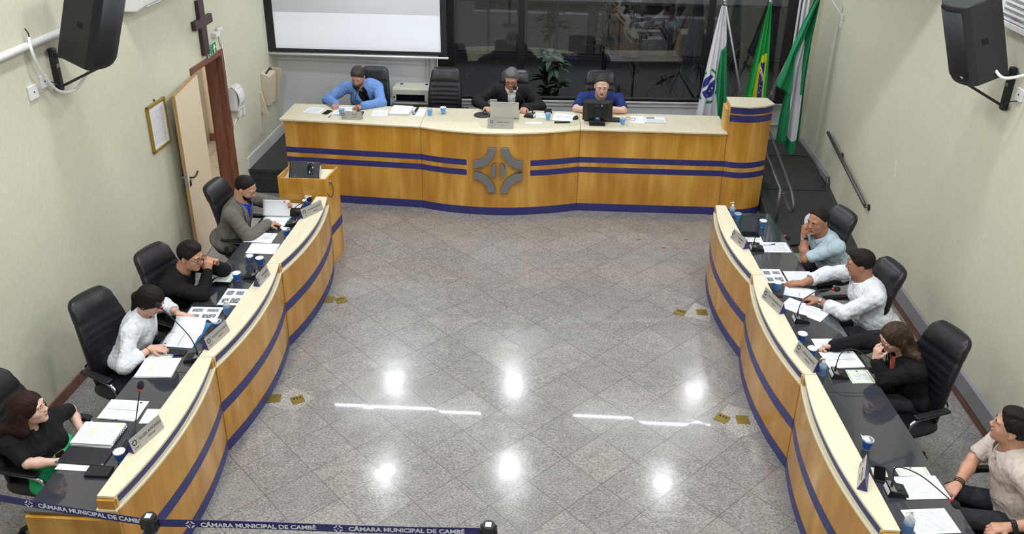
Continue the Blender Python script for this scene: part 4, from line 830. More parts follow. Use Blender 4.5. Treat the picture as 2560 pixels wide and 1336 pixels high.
def Pm(u, v):
    z = 2.62-v*(2.12-.10*math.sin(u*7)); xl, xr = crv(LE, z), crv(RE, z); return (lerp(xl, xr, u), 11.44+.045*(.3+v)*math.sin(u*13+v*1.5)+.02*math.sin(u*29), z)
def paint_city(u, v):
    z = 2.62-v*2.05
    x = lerp(crv(LE, z), crv(RE, z), u)
    if 1.36 < z < 2.02: return 1 if lerp(3.16, 3.24, (z-1.36)/.66) < x < lerp(3.33, 3.30, (z-1.36)/.66) else 0
    if .68+.10*u < z <= 1.36: return 1 if lerp(3.27, 3.20, (z-.68)/.68) < x < lerp(3.42, 3.345, (z-.68)/.68) else 0
    return 0
b = MB().grid(Pm, 120, 240, paint_city); build('cloth', b, ['flag_green', 'flag_white'], t_, world=True, smooth=True, solid=.002)
LW = [(3.35, 2.62), (3.19, 2.15), (3.11, 1.85), (3.05, 1.6), (2.985, 1.40)]; RW = [(3.38, 2.62), (3.25, 2.0), (3.18, 1.8), (3.19, 1.28)]
b = MB().grid(lambda u, v: (lerp(crv(LW, 2.62-v*1.22), crv(RW, 2.62-v*1.34), u), 11.37+.03*math.sin(u*8+v*3)*(.3+v), 2.62-v*(1.22+.13*u)), 30, 60); build('cloth_fold', b, 'flag_green', t_, world=True, smooth=True, solid=.002)
t_ = thing('flag_stand', 'metal stand for the flags on the dais behind the tower', 'stand', (2.82, 11.52, .345))
b = MB().lathe([(.0001, .0), (.20, 0), (.20, .02), (.06, .05), (.0001, .06)], n=24); build('foot', b, 'steel_grey', t_, smooth=True)
# ================================================================ BRASS FLOOR OUTLETS
for k, (x, y, a, w_) in enumerate(((-2.119, 7.80, .5, 1), (-2.25, 7.80, 0, 0), (-2.118, 6.108, .5, 1), (-2.325, 6.112, .1, 0), (1.418, 7.812, -.45, 1), (1.645, 7.829, 0, 0), (1.568, 6.106, -.6, 1), (1.742, 6.100, 0, 0))):
    lab = ['brass floor socket plate with holes by the left desk, farther one', 'plain brass floor plate half under the left desk, farther one', 'brass floor socket plate with holes by the left desk, nearer one', 'plain brass floor plate beside the left desk, nearer one',
           'brass floor socket plate with holes by the right desk, farther one', 'plain brass floor plate by the right desk, farther one', 'brass floor socket plate with holes by the right desk, nearer one', 'plain brass floor plate by the right desk, nearer one'][k]
    t_ = thing('floor_socket', lab, 'floor socket', (x, y, 0), a, 'brass floor sockets'); b = MB().box((-.055, -.055, 0), (.055, .055, .006)); build('plate', b, 'brass', t_, bevel=.002)
    if w_:
        for i in (-1, 0, 1): b = MB().tube([(i*.027, .02, .0062), (i*.027, .02, .0075)], .008, 10); build('socket_hole', b, 'hole', t_)
# ================================================================ ROPE BARRIER
def post(x, y, label):
    t_ = thing('barrier_post', label, 'barrier post', (x, y, 0), 0, 'belt barrier posts')
    b = MB().lathe([(.0001, .0), (.16, 0), (.16, .02), (.04, .035), (.0001, .04)], n=28); build('foot', b, 'steel_grey', t_, smooth=True)
    b = MB().lathe([(.032, .03), (.032, .94)], n=20); build('pole', b, 'brushed', t_, smooth=True)
    b = MB().lathe([(.038, .90), (.042, .91), (.042, 1.0), (.036, 1.01), (.0001, 1.01)], n=20); b.box((-.05, -.02, .92), (.05, .02, .99)); build('belt_head', b, 'black_plastic', t_)
    b = MB().box((-.018, -.02, 1.011), (.016, .016, 1.014)); build('cap_sticker', b, 'sticker', t_)
post(-2.235, 3.70, 'belt barrier post with black head at the lower left'); post(-.27, 3.76, 'belt barrier post just entering the picture at the bottom centre')
def belt(p0, p1, txt, label, sag=.0):
    p0 = Vector(p0); p1 = Vector(p1); L_ = (p1-p0).length; a = math.atan2(p1.y-p0.y, p1.x-p0.x); t_ = thing('barrier_belt', label, 'barrier belt', tuple(p0), a, 'blue barrier belts'); sl = (p1.z-p0.z)/L_
    b = MB().grid(lambda u, v: (u*L_, .004*math.sin(u*7), -.028+.056*v+u*(p1.z-p0.z)), 20, 1); build('webbing', b, 'blue_laminate', t_, solid=.0015)
    for dx, s_ in txt:
        tt = text('lettering', s_, .042, 'text_white', t_, (dx+.06, -.006, -.001+dx*sl), (PI/2, 0, 0), .0003, 'LEFT', 1.1, .0014)
        b = MB()
        for k in range(4):
            T_ = Matrix.Translation((dx, -.006, dx*sl)) @ Matrix.Rotation(PI/2*k, 4, 'Y') @ Matrix.Rotation(PI/2, 4, 'X'); p = [(.026-.022*math.cos(i*PI/12)-.0, .026-.022*math.sin(i*PI/12)) for i in range(7)]+[(.026-.014*math.cos(i*PI/12), .026-.014*math.sin(i*PI/12)) for i in range(6, -1, -1)]
            b.prism(p, 0, .0006, 0, T_)
        b.box((-.004, 0, -.004), (-.001, .0006, .004), 0, Matrix.Translation((dx, -.0066, dx*sl))); b.box((.001, 0, -.004), (.004, .0006, .004), 0, Matrix.Translation((dx, -.0066, dx*sl))); build('logo', b, 'text_white', t_)
    return t_
belt((-3.62, 3.88, .97), (-2.28, 3.705, .955), [(.62, 'CÂMARA MUNICIPAL DE CAMBÉ')], 'blue belt with white lettering crossing before the end of the left desk')
belt((-2.19, 3.705, .955), (-.315, 3.76, .95), [(.19, 'CÂMARA MUNICIPAL DE CAMBÉ'), (1.05, 'CÂMARA MUNICIPAL DE CAMBÉ')], 'blue belt with white lettering along the bottom edge between two posts')
# ================================================================ TABLE TOP THINGS
def quadfix(q):                # measured corners -> a clean rectangle
    P = [Vector((x, y, 0)) for x, y in q]; c = (P[0]+P[1]+P[2]+P[3])/4; u = ((P[2]-P[1])+(P[3]-P[0]))/2; v = ((P[1]-P[0])+(P[2]-P[3]))/2
    a = math.atan2(u.y, u.x); return c, u.length, v.length, a
def sheet(label, c, w_, h_, a, z, m_='paper', th=.0012, n=1, curl=0, name='paper_sheet', cat='paper', group=None, seed=0):
    t_ = thing(name, label, cat, (c[0], c[1], z), a, group); r = random.Random(seed+int(abs(c[0])*1000)); b = MB(); T0 = None
    for k in range(n):
        T0 = Matrix.Translation((r.uniform(-.006, .006), r.uniform(-.006, .006), 0)) @ Matrix.Rotation(r.uniform(-.05, .05), 4, 'Z') if (n > 1 and k < n-1) else Matrix.Identity(4)
        z0 = th*k/n; z1 = th*(k+1)/n-.0001; b.box((-w_/2, -h_/2, z0), (w_/2, h_/2, z1-.00005), 0, T0)
    o = build('sheets' if n > 1 else 'sheet', b, 'paper', t_)
    b = MB().grid(lambda u, v: (-w_/2+u*w_, -h_/2+v*h_, th+.0002+curl*max(0, v-.6)**2+curl*.6*max(0, .3-u)**2), 8, 8, None, True); build('printed_face', b, m_, o)
    return t_
def sheetq(label, q, z, m_='paper', rotv=0, **k):
    c, w_, h_, a = quadfix(q)
    if rotv: a += rotv*PI/2; w_, h_ = (h_, w_) if rotv % 2 else (w_, h_)
    return sheet(label, (c.x, c.y), w_, h_, a, z, m_, **k)
ZM, ZS, ZD = 1.121, .751, .906
sheetq('printed sheet at the left end of the presiding desk', [(-3.16, 10.51), (-3.12, 10.73), (-2.91, 10.70), (-2.95, 10.45)], ZM, 'page_text')
sheetq('sheet being written on by the man in the blue jacket', [(-2.77, 10.46), (-2.76, 10.77), (-2.55, 10.76), (-2.54, 10.46)], ZM, 'page_text')
sheetq('small white sheet on the presiding desk right of the left name plate', [(-2.26, 10.44), (-2.28, 10.68), (-2.10, 10.70), (-2.06, 10.46)], ZM, 'page_form')
sheetq('thick pile of papers in a clear cover on the presiding desk', [(-2.03, 10.50), (-2.05, 10.83), (-1.80, 10.82), (-1.78, 10.49)], ZM, 'paper', th=.025, n=8, name='paper_stack', cat='paper stack')
sheetq('white sheet under the handheld microphone on the presiding desk', [(-1.775, 10.48), (-1.775, 10.79), (-1.61, 10.78), (-1.60, 10.50)], ZM, 'paper')
sheetq('white sheet with black clip right of the laptop', [(-.18, 10.57), (-.17, 10.77), (-.04, 10.77), (-.02, 10.57)], ZM, 'page_form')
sheetq('white sheet pile between the blue cup and the mouse at the centre', [(.03, 10.49), (.08, 10.78), (.33, 10.73), (.28, 10.46)], ZM, 'page_form', th=.006, n=4, rotv=0)
sheetq('narrow white slip in front of the centre man\'s microphone', [(-.30, 10.33), (-.30, 10.40), (-.09, 10.41), (-.09, 10.34)], ZM, 'paper')
sheetq('white sheet under the eyeglasses right of the monitor', [(1.03, 10.48), (1.03, 10.76), (1.19, 10.74), (1.22, 10.48)], ZM, 'paper')
sheetq('folded newspaper with a photo at the right end of the presiding desk', [(1.22, 10.49), (1.19, 10.70), (1.44, 10.70), (1.48, 10.50)], ZM, 'page_news', th=.016, n=5, name='newspaper', cat='newspaper')
b = MB().prism([(-1.58, 10.30), (-.90, 10.36), (-.85, 10.16), (-.1, 10.16), (.38, 10.34), (.38, 10.80), (-1.54, 10.84)], 0, .004)
M['clear_mat'] = mat('clear_mat', hexc('e4e6d2'), .07, alpha=.12)
tag(build('glass_mat', b, 'clear_mat', world=True, loc=(0, 0, ZM)), 'clear glass sheet lying on the centre of the presiding desk', 'glass sheet'); bpy.data.objects['glass_mat'].location = (0, 0, ZM); 
for v_ in bpy.data.objects['glass_mat'].data.vertices: v_.co.z += ZM
ZG = ZM+.005
# left side desk
sheetq('open papers at the far end of the left desk before the lectern box', [(-2.93, 8.36), (-2.91, 8.53), (-2.68, 8.53), (-2.64, 8.36)], ZS, 'page_form', th=.012, n=5, name='paper_stack', cat='paper stack')
sheetq('printed form lying nearest to the grey jacketed man\'s elbow', [(-3.01, 7.61), (-3.00, 7.82), (-2.72, 7.82), (-2.73, 7.60)], ZS, 'page_form')
sheetq('blank white sheet between the bearded man\'s form and the two blue cups', [(-2.92, 7.37), (-2.91, 7.59), (-2.63, 7.59), (-2.63, 7.38)], ZS, 'paper')
sheetq('certificate under the elbow of the man with glasses and black shirt', [(-3.02, 6.80), (-3.03, 6.99), (-2.87, 6.99), (-2.86, 6.80)], ZS, 'page_cert')
sheetq('sheet with small pictures beside the ledge before the sanitizer on the left desk', [(-2.86, 6.42), (-2.84, 6.70), (-2.66, 6.70), (-2.66, 6.42)], ZS, 'page_photos')
sheetq('sheet with four pictures in front of the woman in the white shirt', [(-3.05, 6.17), (-3.05, 6.37), (-2.77, 6.38), (-2.77, 6.18)], ZS, 'page_photos')
sheetq('green edged card under the black phone beside the woman in white', [(-3.12, 5.58), (-3.10, 5.67), (-2.92, 5.66), (-2.92, 5.58)], ZS, 'page_cert')
sheetq('pile of sheets with yellow highlights on the left desk', [(-3.10, 5.33), (-3.11, 5.58), (-2.84, 5.59), (-2.82, 5.35)], ZS, 'page_high', th=.012, n=6, name='paper_stack', cat='paper stack')
sheetq('printed sheets beyond the thick pile of the young woman at lower left', [(-3.15, 4.84), (-3.14, 5.06), (-2.86, 5.05), (-2.87, 4.84)], ZS, 'page_form', th=.006, n=3, name='paper_stack', cat='paper stack')
sheetq('thick clipped pile of printed sheets before the young woman at lower left', [(-3.19, 4.55), (-3.18, 4.77), (-2.90, 4.77), (-2.90, 4.54)], ZS, 'page_high', th=.03, n=10, name='paper_stack', cat='paper stack')
sheetq('white sheet under the black folder at lower left', [(-3.17, 4.32), (-3.18, 4.42), (-2.96, 4.42), (-2.96, 4.31)], ZS, 'paper')
# right side desk
sheetq('sheet under the dark tablet at the far end of the right desk', [(2.04, 8.00), (2.04, 8.14), (2.21, 8.14), (2.21, 8.00)], ZS, 'page_form')
sheetq('printed sheet under the blue pen before the man in the light blue polo', [(2.17, 7.79), (2.17, 8.00), (2.44, 8.02), (2.45, 7.80)], ZS, 'page_text')
sheetq('sheet with pictures beside the blue cup on the right desk', [(2.07, 7.17), (2.06, 7.43), (2.25, 7.45), (2.26, 7.17)], ZS, 'page_photos')
sheetq('printed sheet nearest to the light blue polo man\'s elbow', [(2.27, 7.22), (2.28, 7.41), (2.53, 7.42), (2.53, 7.24)], ZS, 'page_text')
sheetq('small certificate with green border before the long haired woman', [(2.39, 5.64), (2.40, 5.82), (2.58, 5.83), (2.58, 5.66)], ZS, 'page_cert')
sheetq('sheet under the writing hand of the long haired woman', [(2.25, 6.10), (2.24, 6.25), (2.42, 6.26), (2.42, 6.12)], ZS, 'page_form')
sheetq('pile of printed sheets before the long haired woman', [(2.27, 5.83), (2.26, 6.04), (2.54, 6.09), (2.56, 5.86)], ZS+.0015, 'page_form', th=.006, n=4, name='paper_stack', cat='paper stack')
sheetq('green bordered sheet half under printed pages at lower right', [(2.40, 4.62), (2.40, 4.71), (2.61, 4.72), (2.62, 4.64)], ZS, 'page_cert')
sheetq('densely printed sheet under the microphone neck at lower right', [(2.37, 4.40), (2.36, 4.61), (2.645, 4.64), (2.665, 4.43)], ZS+.0015, 'page_text')
sheetq('printed sheet behind the sanitizer bottle in the lower right corner', [(2.32, 4.10), (2.31, 4.31), (2.58, 4.34), (2.62, 4.14)], ZS, 'page_text')
sheetq('small beige card under the phone at lower right', [(2.235, 4.62), (2.235, 4.69), (2.33, 4.69), (2.33, 4.60)], ZS, 'card')
# open booklets
def booklet(label, c, a, w_=.21, h_=.30, lift=.02, name='open_booklet', rise=0, z=ZS):
    t_ = thing(name, label, 'booklet', (c[0], c[1], z), a)
    b = MB().box((-w_, -h_/2, 0), (w_, h_/2, .003)); build('cover', b, 'sheet_blue', t_)
    for s in (-1, 1):
        k = rise if s > 0 else 0
        b = MB().grid(lambda u, v: (s*u*w_*(1-.35*k), -h_/2+.004+v*(h_-.008), .004+lift*math.sin(PI*min(1, u*1.0+.08))**.7*(1-u*.6)+k*.09*u*u), 14, 4, None, True, flip=s < 0); build('page', b, 'page_form' if s < 0 else 'paper', t_, smooth=True, solid=.0012)
    return t_
booklet('open booklet held by the woman in the white shirt', (-2.93, 5.94), PI/2-.05, .19, .27, .024, rise=1)
booklet('open booklet of forms whose page is lifted by the bearded man', (-2.83, 8.10), PI/2, .115, .28, .012)
booklet('open white folder under the hands of the man in the white shirt, far half', (2.33, 7.01), 1.25, .10, .27, .008)
sheetq('large white sheets under the near hand of the man in the white shirt', [(2.11, 6.75), (2.20, 6.91), (2.50, 6.70), (2.40, 6.50)], ZS, 'page_form', th=.004, n=3)
t_ = thing('lifted_page', 'white page lifted upright by the bearded man\'s far hand', 'paper', (-2.84, 8.15, .765), 0)
b = MB().grid(lambda u, v: (-.15+u*.29, .03+.05*math.sin(v*1.6), .005+v*.165), 10, 10, None, True); build('sheet', b, 'paper', t_, smooth=True, solid=.001)
t_ = thing('notebook', 'small spiral notebook with ruled pages beside the ledge at lower left', 'notebook', (-2.775, 4.885, ZS), .05)
b = MB().box((-.055, -.08, 0), (.055, .08, .01)); build('pages', b, 'paper', t_, bevel=.001)
b = MB()
for k in range(12): b.tube([(-.05+k*.009, .078+.006*math.cos(i*PI/4), .006+.008*math.sin(i*PI/4)) for i in range(9)], .0012, 5)
build('spiral', b, 'silver', t_)
t_ = thing('binder_clip', 'row of black binding coils on the edge of the thick pile at lower left', 'binding', (-2.885, 4.66, ZS+.0), 0)
b = MB()
for k in range(9): b.tube([(.008*math.cos(i*PI/4), -.09+k*.022, .02+.016*math.sin(i*PI/4)) for i in range(9)], .0015, 5)
build('coils', b, 'black_plastic', t_)
# cups
def make_cup():
    t_ = thing('drinking_cup', 'x', 'cup')
    b = MB().lathe([(.0001, .001), (.024, 0), (.0255, .012), (.036, .080), (.039, .084), (.0375, .086), (.0345, .080), (.0245, .014), (.0001, .012)], n=24); build('cup', b, 'clear', t_, smooth=True)
    b = MB().lathe([(.0266, .016), (.0354, .074)], n=24); build('printed_band', b, 'cup_blue', t_, smooth=True); return t_
cups = [(-1.53, 10.55, ZM, 'light', 0, 'light blue cup on the presiding desk left of its twin, beside the handheld microphone'), (-1.365, 10.62, ZM, 'light', 1, 'light blue cup standing alone before the empty chair'), (-2.64, 10.45, ZM, 'light', 0, 'light blue cup half hidden by the left name plate'),
 (-.02, 10.50, ZG, 'light', 0, 'light blue cup between the laptop and the white sheets'), (.915, 10.40, ZM, 'light', 0, 'light blue cup right of the monitor'),
 (-2.60, 8.56, ZS, 'dark', 1, 'lidded blue cup at the far end of the left desk, the farther of two'), (-2.60, 8.46, ZS, 'dark', 1, 'lidded blue cup at the far end of the left desk, the nearer of two'), (-2.615, 7.76, ZS, 'dark', 2, 'blue cup with torn white lid before the bearded man'),
 (-2.80, 7.17, ZS, 'dark', 1, 'left one of the paired blue cups before the blank white sheet'), (-2.69, 7.14, ZS, 'dark', 1, 'right one of the paired blue cups before the blank white sheet'), (-2.81, 6.84, ZS, 'dark', 1, 'blue cup at the hands of the man with glasses'),
 (-2.70, 6.03, ZS, 'dark', 2, 'blue cup behind the name plate before the woman in white'), (-2.775, 4.42, ZS, 'dark', 1, 'blue cup with white lid behind the nearest left name plate'),
 (2.035, 8.50, ZS, 'light2', 0, 'blue cup beside the sanitizer at the far end of the right desk'), (2.27, 8.34, ZS, 'light2', 1, 'lidded blue cup standing alone on the far dark glass of the right desk'), (2.13, 7.04, ZS, 'light2', 1, 'blue cup before the man in the white shirt on the right'),
 (2.145, 6.19, ZS, 'dark', 1, 'lidded blue cup on the right desk, behind the writing hand of the long haired woman'), (2.17, 5.98, ZS, 'dark', 1, 'lidded blue cup behind the name plate of the long haired woman'), (2.265, 4.88, ZS, 'dark', 2, 'opened blue cup with peeled lid standing alone on the dark worktop at lower right')]
M['cup_light2'] = mat('cup_light2', hexc('3f86d2'), .35)
c0 = make_cup()
for k, (x, y, z, kd, lid, lab) in enumerate(cups):
    o = c0 if k == 0 else copy_tree(c0); o.location = (x, y, z); tag(o, lab, 'cup', 'drinking cups')
    for ch in o.children:
        if ch.name.startswith('printed'):
            if k: ch.data = ch.data
            ch.material_slots[0].link = 'OBJECT'; ch.material_slots[0].material = {'light': M['cup_lightblue'], 'dark': M['cup_blue'], 'light2': M['cup_light2']}[kd]
cap = None
for k, (x, y, z, kd, lid, lab) in enumerate(cups):
    o = [c_ for c_ in bpy.data.objects if c_.get('label') == lab][0]
    if lid:
        b = MB().lathe([(.040, .085), (.040, .088), (.030, .0875), (.0001, .087)], n=20)
        if lid == 2: b = MB().grid(lambda u, v: ((u-.5)*.06-.02, (v-.5)*.055, .088+.05*max(0, .5-u)**1.2), 8, 6); b.tube([(.039*math.cos(i*PI/8), .039*math.sin(i*PI/8), .086) for i in range(17)], .002, 6)
        build('lid', b, 'foil', o, smooth=True)
# microphones
def mic(label, base, yaw_, head, mids=None, z=ZS, big=1.0, ring=True, lab=True):
    t_ = thing('gooseneck_microphone', label, 'microphone', (base[0], base[1], z), yaw_, 'gooseneck microphones')
    b = MB(); b.add([(-.06, -.055, 0), (.07, -.055, 0), (.07, .055, 0), (-.06, .055, 0), (-.05, -.052, .05), (.065, -.052, .022), (.065, .052, .022), (-.05, .052, .05)], [(3, 2, 1, 0), (4, 5, 6, 7), (0, 1, 5, 4), (1, 2, 6, 5), (2, 3, 7, 6), (3, 0, 4, 7)]); build('base', b, 'black_plastic', t_, bevel=.004)
    b = MB().add([(-.050, -.050, .0515), (-.012, -.050, .0425), (-.012, .050, .0425), (-.050, .050, .0515)], [(0, 1, 2, 3)]); build('silver_plate', b, 'silver', t_, solid=.002)
    if lab:
        b = MB().add([(-.0625, -.045, .010), (-.0625, .045, .010), (-.0545, .045, .040), (-.0545, -.045, .040)], [(0, 3, 2, 1)]); build('white_label', b, 'paper', t_, solid=.0012)
    b = MB().box((.0, -.02, .036), (.03, .02, .0385)); build('button', b, 'dark_plastic', t_)
    R = Matrix.Rotation(-yaw_, 4, 'Z'); loc = lambda p: R @ (Vector(p)-Vector((base[0], base[1], z)))
    h = loc(head); pts = [Vector((-.032, 0, .045)), Vector((-.032, 0, .095))]+[loc(p) for p in (mids or [])]+[h]; cu = bez(pts, 10)
    b = MB().tube(cu, .0042*big, 8); build('gooseneck', b, 'black_plastic', t_, smooth=True)
    b = MB().tube([(-.032, 0, .04), (-.032, 0, .09)], [.010, .007], 10); build('neck_socket', b, 'black_plastic', t_, smooth=True)
    d = (cu[-1]-cu[-3]).normalized(); q = d.to_track_quat('Z', 'Y').to_matrix().to_4x4(); T = Matrix.Translation(h) @ q
    b = MB().sphere((0, 0, .03), (.023, .023, .032), 14, 0, T); build('foam_head', b, 'foam', t_, smooth=True)
    if ring: b = MB().lathe([(.010, -.012), (.013, -.01), (.013, .004), (.009, .006)], n=14, T=T); build('red_ring', b, 'red', t_, smooth=True)
    return t_
mic('microphone before the man in the blue jacket', (-2.43, 10.50), -PI/2+PI, (-2.44, 10.55, 1.43), [(-2.47, 10.50, 1.30)], ZM, ring=False)
mic('microphone reaching toward the man in the black suit at the centre', (-.25, 10.60), PI*.9, (-.435, 10.60, 1.475), [(-.30, 10.62, 1.28)], ZG, ring=False)
mic('microphone before the bearded man in the grey jacket', (-2.63, 8.03), PI, (-2.47, 8.08, 1.01), [(-2.60, 8.06, .93)], ring=False)
mic('microphone before the man with glasses, its neck bent back over the glass', (-2.70, 6.92), PI, (-2.985, 7.14, .93), [(-2.78, 6.98, .97), (-2.90, 7.06, 1.0)], ring=False)
mic('microphone with red ring rising to the chin of the woman in white', (-2.735, 5.60), PI, (-3.00, 5.74, 1.13), [(-2.75, 5.62, .95), (-2.86, 5.66, 1.06)])
mic('microphone with upright neck beside the thick pile at lower left', (-2.765, 4.56), PI, (-2.745, 4.765, 1.08), [(-2.75, 4.66, .93)])
mic('microphone with arched neck before the man in the light blue polo', (2.11, 7.85), 0, (2.34, 7.74, .96), [(2.12, 7.90, .99), (2.20, 7.86, 1.02)])
mic('microphone with long neck before the man in the white shirt on the right', (2.22, 6.53), 0, (2.475, 6.605, 1.03), [(2.22, 6.56, .93), (2.34, 6.60, 1.01)])
mic('microphone with arched neck before the long haired woman', (2.32, 5.74), 0, (2.59, 5.70, .90), [(2.33, 5.79, .93), (2.42, 5.78, .97)])
mic('microphone with low neck before the man in the beige shirt', (2.325, 4.47), 0, (2.51, 4.16, .98), [(2.31, 4.50, .93), (2.40, 4.36, .99)])
# name plates
def plate(label, c, a, l1, l2, z=ZD, w_=.285, tilt=.35, h_=.10, s1=.026, nx=0):
    t_ = thing('name_plate', label, 'name plate', (c[0], c[1], z), a, 'silver name plates')       # faces local -y
    b = MB().add([(-w_/2, 0, 0), (w_/2, 0, 0), (w_/2, .062, 0), (-w_/2, .062, 0), (-w_/2, .030, h_), (w_/2, .030, h_)], [(3, 2, 1, 0), (0, 1, 5, 4), (2, 3, 4, 5), (0, 4, 3), (1, 2, 5)]); build('blue_holder', b, 'blue_laminate', t_)
    an_ = math.atan2(.030, h_); L_ = math.hypot(.03, h_); T = Matrix.Translation((0, -.0012, 0)) @ Matrix.Rotation(-an_, 4, 'X')
    b = MB().box((-w_/2, -.0018, 0), (w_/2, 0, L_), 0, T); p_ = build('metal_face', b, 'plate_metal', t_)
    rot = (PI/2-an_, 0, 0); at = lambda x, z_: tuple(T @ Vector((x, -.0026, z_)))
    text('name_lettering', l1, s1, 'text_black', p_, at(.035, L_*.60), rot, .0002, sx=1.0 if len(l1) < 16 else .9, bold=0); text('title_lettering', l2, .012, 'text_black', p_, at(.035, L_*.30), rot, .0002)
    b = MB()
    for k in range(4):
        T_ = T @ Matrix.Translation((-.108, -.0026, L_*.60)) @ Matrix.Rotation(PI/2*k, 4, 'Y') @ Matrix.Rotation(PI/2, 4, 'X')
        b.prism([(.020-.018*math.cos(i*PI/12), .020-.018*math.sin(i*PI/12)) for i in range(7)]+[(.020-.011*math.cos(i*PI/12), .020-.011*math.sin(i*PI/12)) for i in range(6, -1, -1)], 0, .0004, 0, T_)
    build('logo', b, 'text_black', p_); text('town_lettering', 'CAMBÉ', .012, 'text_black', p_, at(-.108, L_*.22), rot, .0002)
    b = MB().box((-.076, -.0024, .012), (-.075, -.0019, L_-.012), 0, T); build('rule', b, 'text_black', p_); return t_
M['plate_metal'] = mat('plate_metal', hexc('b3b0ac'), .38, metal=.35)
plate('silver name plate before the man in the blue jacket', (-2.48, 10.29), 0, 'SALIM', 'VEREADOR', ZM, .255, s1=.022)
plate('silver name plate in front of the laptop at the centre', (-.60, 10.13), 0, 'Odair Paviani', 'PRESIDENTE', ZG-.004, .315, h_=.125, s1=.028)
plate('silver name plate on the left ledge, farthest, before the bearded man', (-2.385, 7.98), 1.03, 'DR. FERNANDO LIMA', 'VEREADOR', s1=.02)
plate('name plate seen edge on, its blue back toward the man with glasses', (-2.46, 6.60), 1.45, 'CARLINHOS', 'VEREADOR', w_=.22, s1=.022)
plate('silver name plate on the left ledge before the woman in white', (-2.53, 5.65), 1.33, 'GIOVANI MACHADO', 'VEREADOR', s1=.02)
plate('silver name plate with large clear lettering on the left ledge nearest the camera', (-2.575, 4.46), 1.27, 'ELLEN AFFONSO', 'VEREADORA', s1=.027)
plate('silver name plate on the right ledge before the man in the light blue polo', (1.86, 7.65), -1.25, 'COIMBRA', 'VEREADOR', w_=.25, s1=.022)
plate('silver name plate on the right ledge before the man in the white shirt', (1.935, 6.50), -1.24, 'ZÉ DO SUPERMERCADO', 'VEREADOR', s1=.02)
plate('silver name plate on the right ledge before the long haired woman', (2.01, 5.68), -1.30, 'PATRÍCIA DEMARCHI', 'VEREADORA', s1=.02)
plate('name plate seen from the side with blue triangular end, right ledge nearest the camera', (2.045, 4.42), -1.93, 'DR. CARLOS', 'VEREADOR', w_=.24, s1=.022)
# phones, pens, bottles and the rest
def phone(label, c, a, z=ZS, w_=.074, h_=.155, m_='phone_glass', th=.009):
    t_ = thing('smartphone', label, 'phone', (c[0], c[1], z), a, 'black smartphones'); b = MB().box((-w_/2, -h_/2, 0), (w_/2, h_/2, th)); build('case', b, 'black_plastic', t_, bevel=.004, seg=3)
    b = MB().box((-w_/2+.004, -h_/2+.006, th), (w_/2-.004, h_/2-.006, th+.0006)); build('display', b, m_, t_); return t_
phone('black phone left of the blue jacketed man\'s sheet', (-2.845, 10.53), -.25, ZM); phone('black phone on the card beside the man with glasses', (-2.93, 6.76), PI/2, ZS+.001)
phone('black phone beside the booklet of the woman in white', (-2.91, 5.68), PI/2-.05, ZS+.002); phone('black phone lying on the beige card at lower right', (2.275, 4.625), -.35, ZS+.003)
t_ = thing('wallet', 'thick black wallet at the near end of the left desk', 'wallet', (-2.87, 4.305, ZS), .02); b = MB().box((-.08, -.048, 0), (.08, .048, .022)); build('leather_body', b, 'wallet', t_, bevel=.006, seg=3); b = MB().box((-.078, -.0485, .010), (.0805, .046, .012)); build('fold_line', b, 'hole', t_)
t_ = thing('folder', 'black leather folder with silver corners at lower left', 'folder', (-3.03, 4.45, ZS+.001), -.03); b = MB().box((-.16, -.082, 0), (.16, .082, .012)); build('cover', b, 'folder_black', t_, bevel=.004); b = MB()
for sx in (-1, 1): b = MB().box((sx*.16-.012, -.083, .0), (sx*.16+.001 if sx > 0 else sx*.16+.012, -.07, .0135)); build('corner', b, 'silver', t_)
def pen(label, a, c_, z, m1, m2='pen_clear', vert=False):
    a = Vector((*a, z+.005)); c_ = Vector((*c_, z+.005)); d = c_-a; t_ = thing('pen', label, 'pen', tuple(a)); b = MB().tube([(0, 0, 0), tuple(d*.72)], .0038, 8); build('barrel', b, m2, t_, smooth=True)
    b = MB().tube([tuple(d*.70), tuple(d)], .005, 8); build('cap', b, m1, t_, smooth=True); b = MB().tube([tuple(d*-.07), (0, 0, 0)], [.0006, .003], 8); build('tip', b, m1, t_, smooth=True)
pen('blue capped pen on the card beside the woman in white', (-3.01, 5.635), (-2.88, 5.645), ZS+.003, 'blue_plastic'); pen('red pen between the thick pile and the black folder', (-2.91, 4.535), (-3.06, 4.505), ZS+.0, 'red')
pen('blue capped pen on the printed sheet before the light blue polo man', (2.19, 7.925), (2.32, 7.965), ZS+.002, 'blue_plastic'); pen('small black pen before the phone of the man in the blue jacket', (-2.775, 10.42), (-2.78, 10.33), ZM, 'black_plastic', 'black_plastic')
pen('black clip pen on the sheet beyond the thick pile', (-3.02, 4.80), (-2.98, 4.805), ZS+.02, 'black_plastic', 'black_plastic')
def sanitizer(label, x, y, z=ZS, s=1.0):
    t_ = thing('sanitizer_bottle', label, 'bottle', (x, y, z)); b = MB().lathe([(.0001, 0), (.027*s, 0), (.030*s, .006), (.030*s, .085*s), (.026*s, .10*s), (.013*s, .108*s), (.012*s, .118*s)], n=20); build('bottle', b, 'gel', t_, smooth=True)
    b = MB().lathe([(.0305*s, .015), (.0305*s, .07*s)], n=20); build('label_band', b, 'label_blue', t_, smooth=True)
    b = MB().lathe([(.014*s, .114*s), (.014*s, .130*s), (.005*s, .133*s), (.005*s, .150*s), (.010*s, .151*s), (.010*s, .160*s), (.0001, .161*s)], n=16); b.tube([(0, 0, .156*s), (-.03*s, -.01*s, .156*s), (-.034*s, -.011*s, .148*s)], .005*s, 8); build('pump', b, 'white_plastic', t_, smooth=True)
M['label_blue'] = mat('label_blue', hexc('5f8ec6'), .4, alpha=.8)
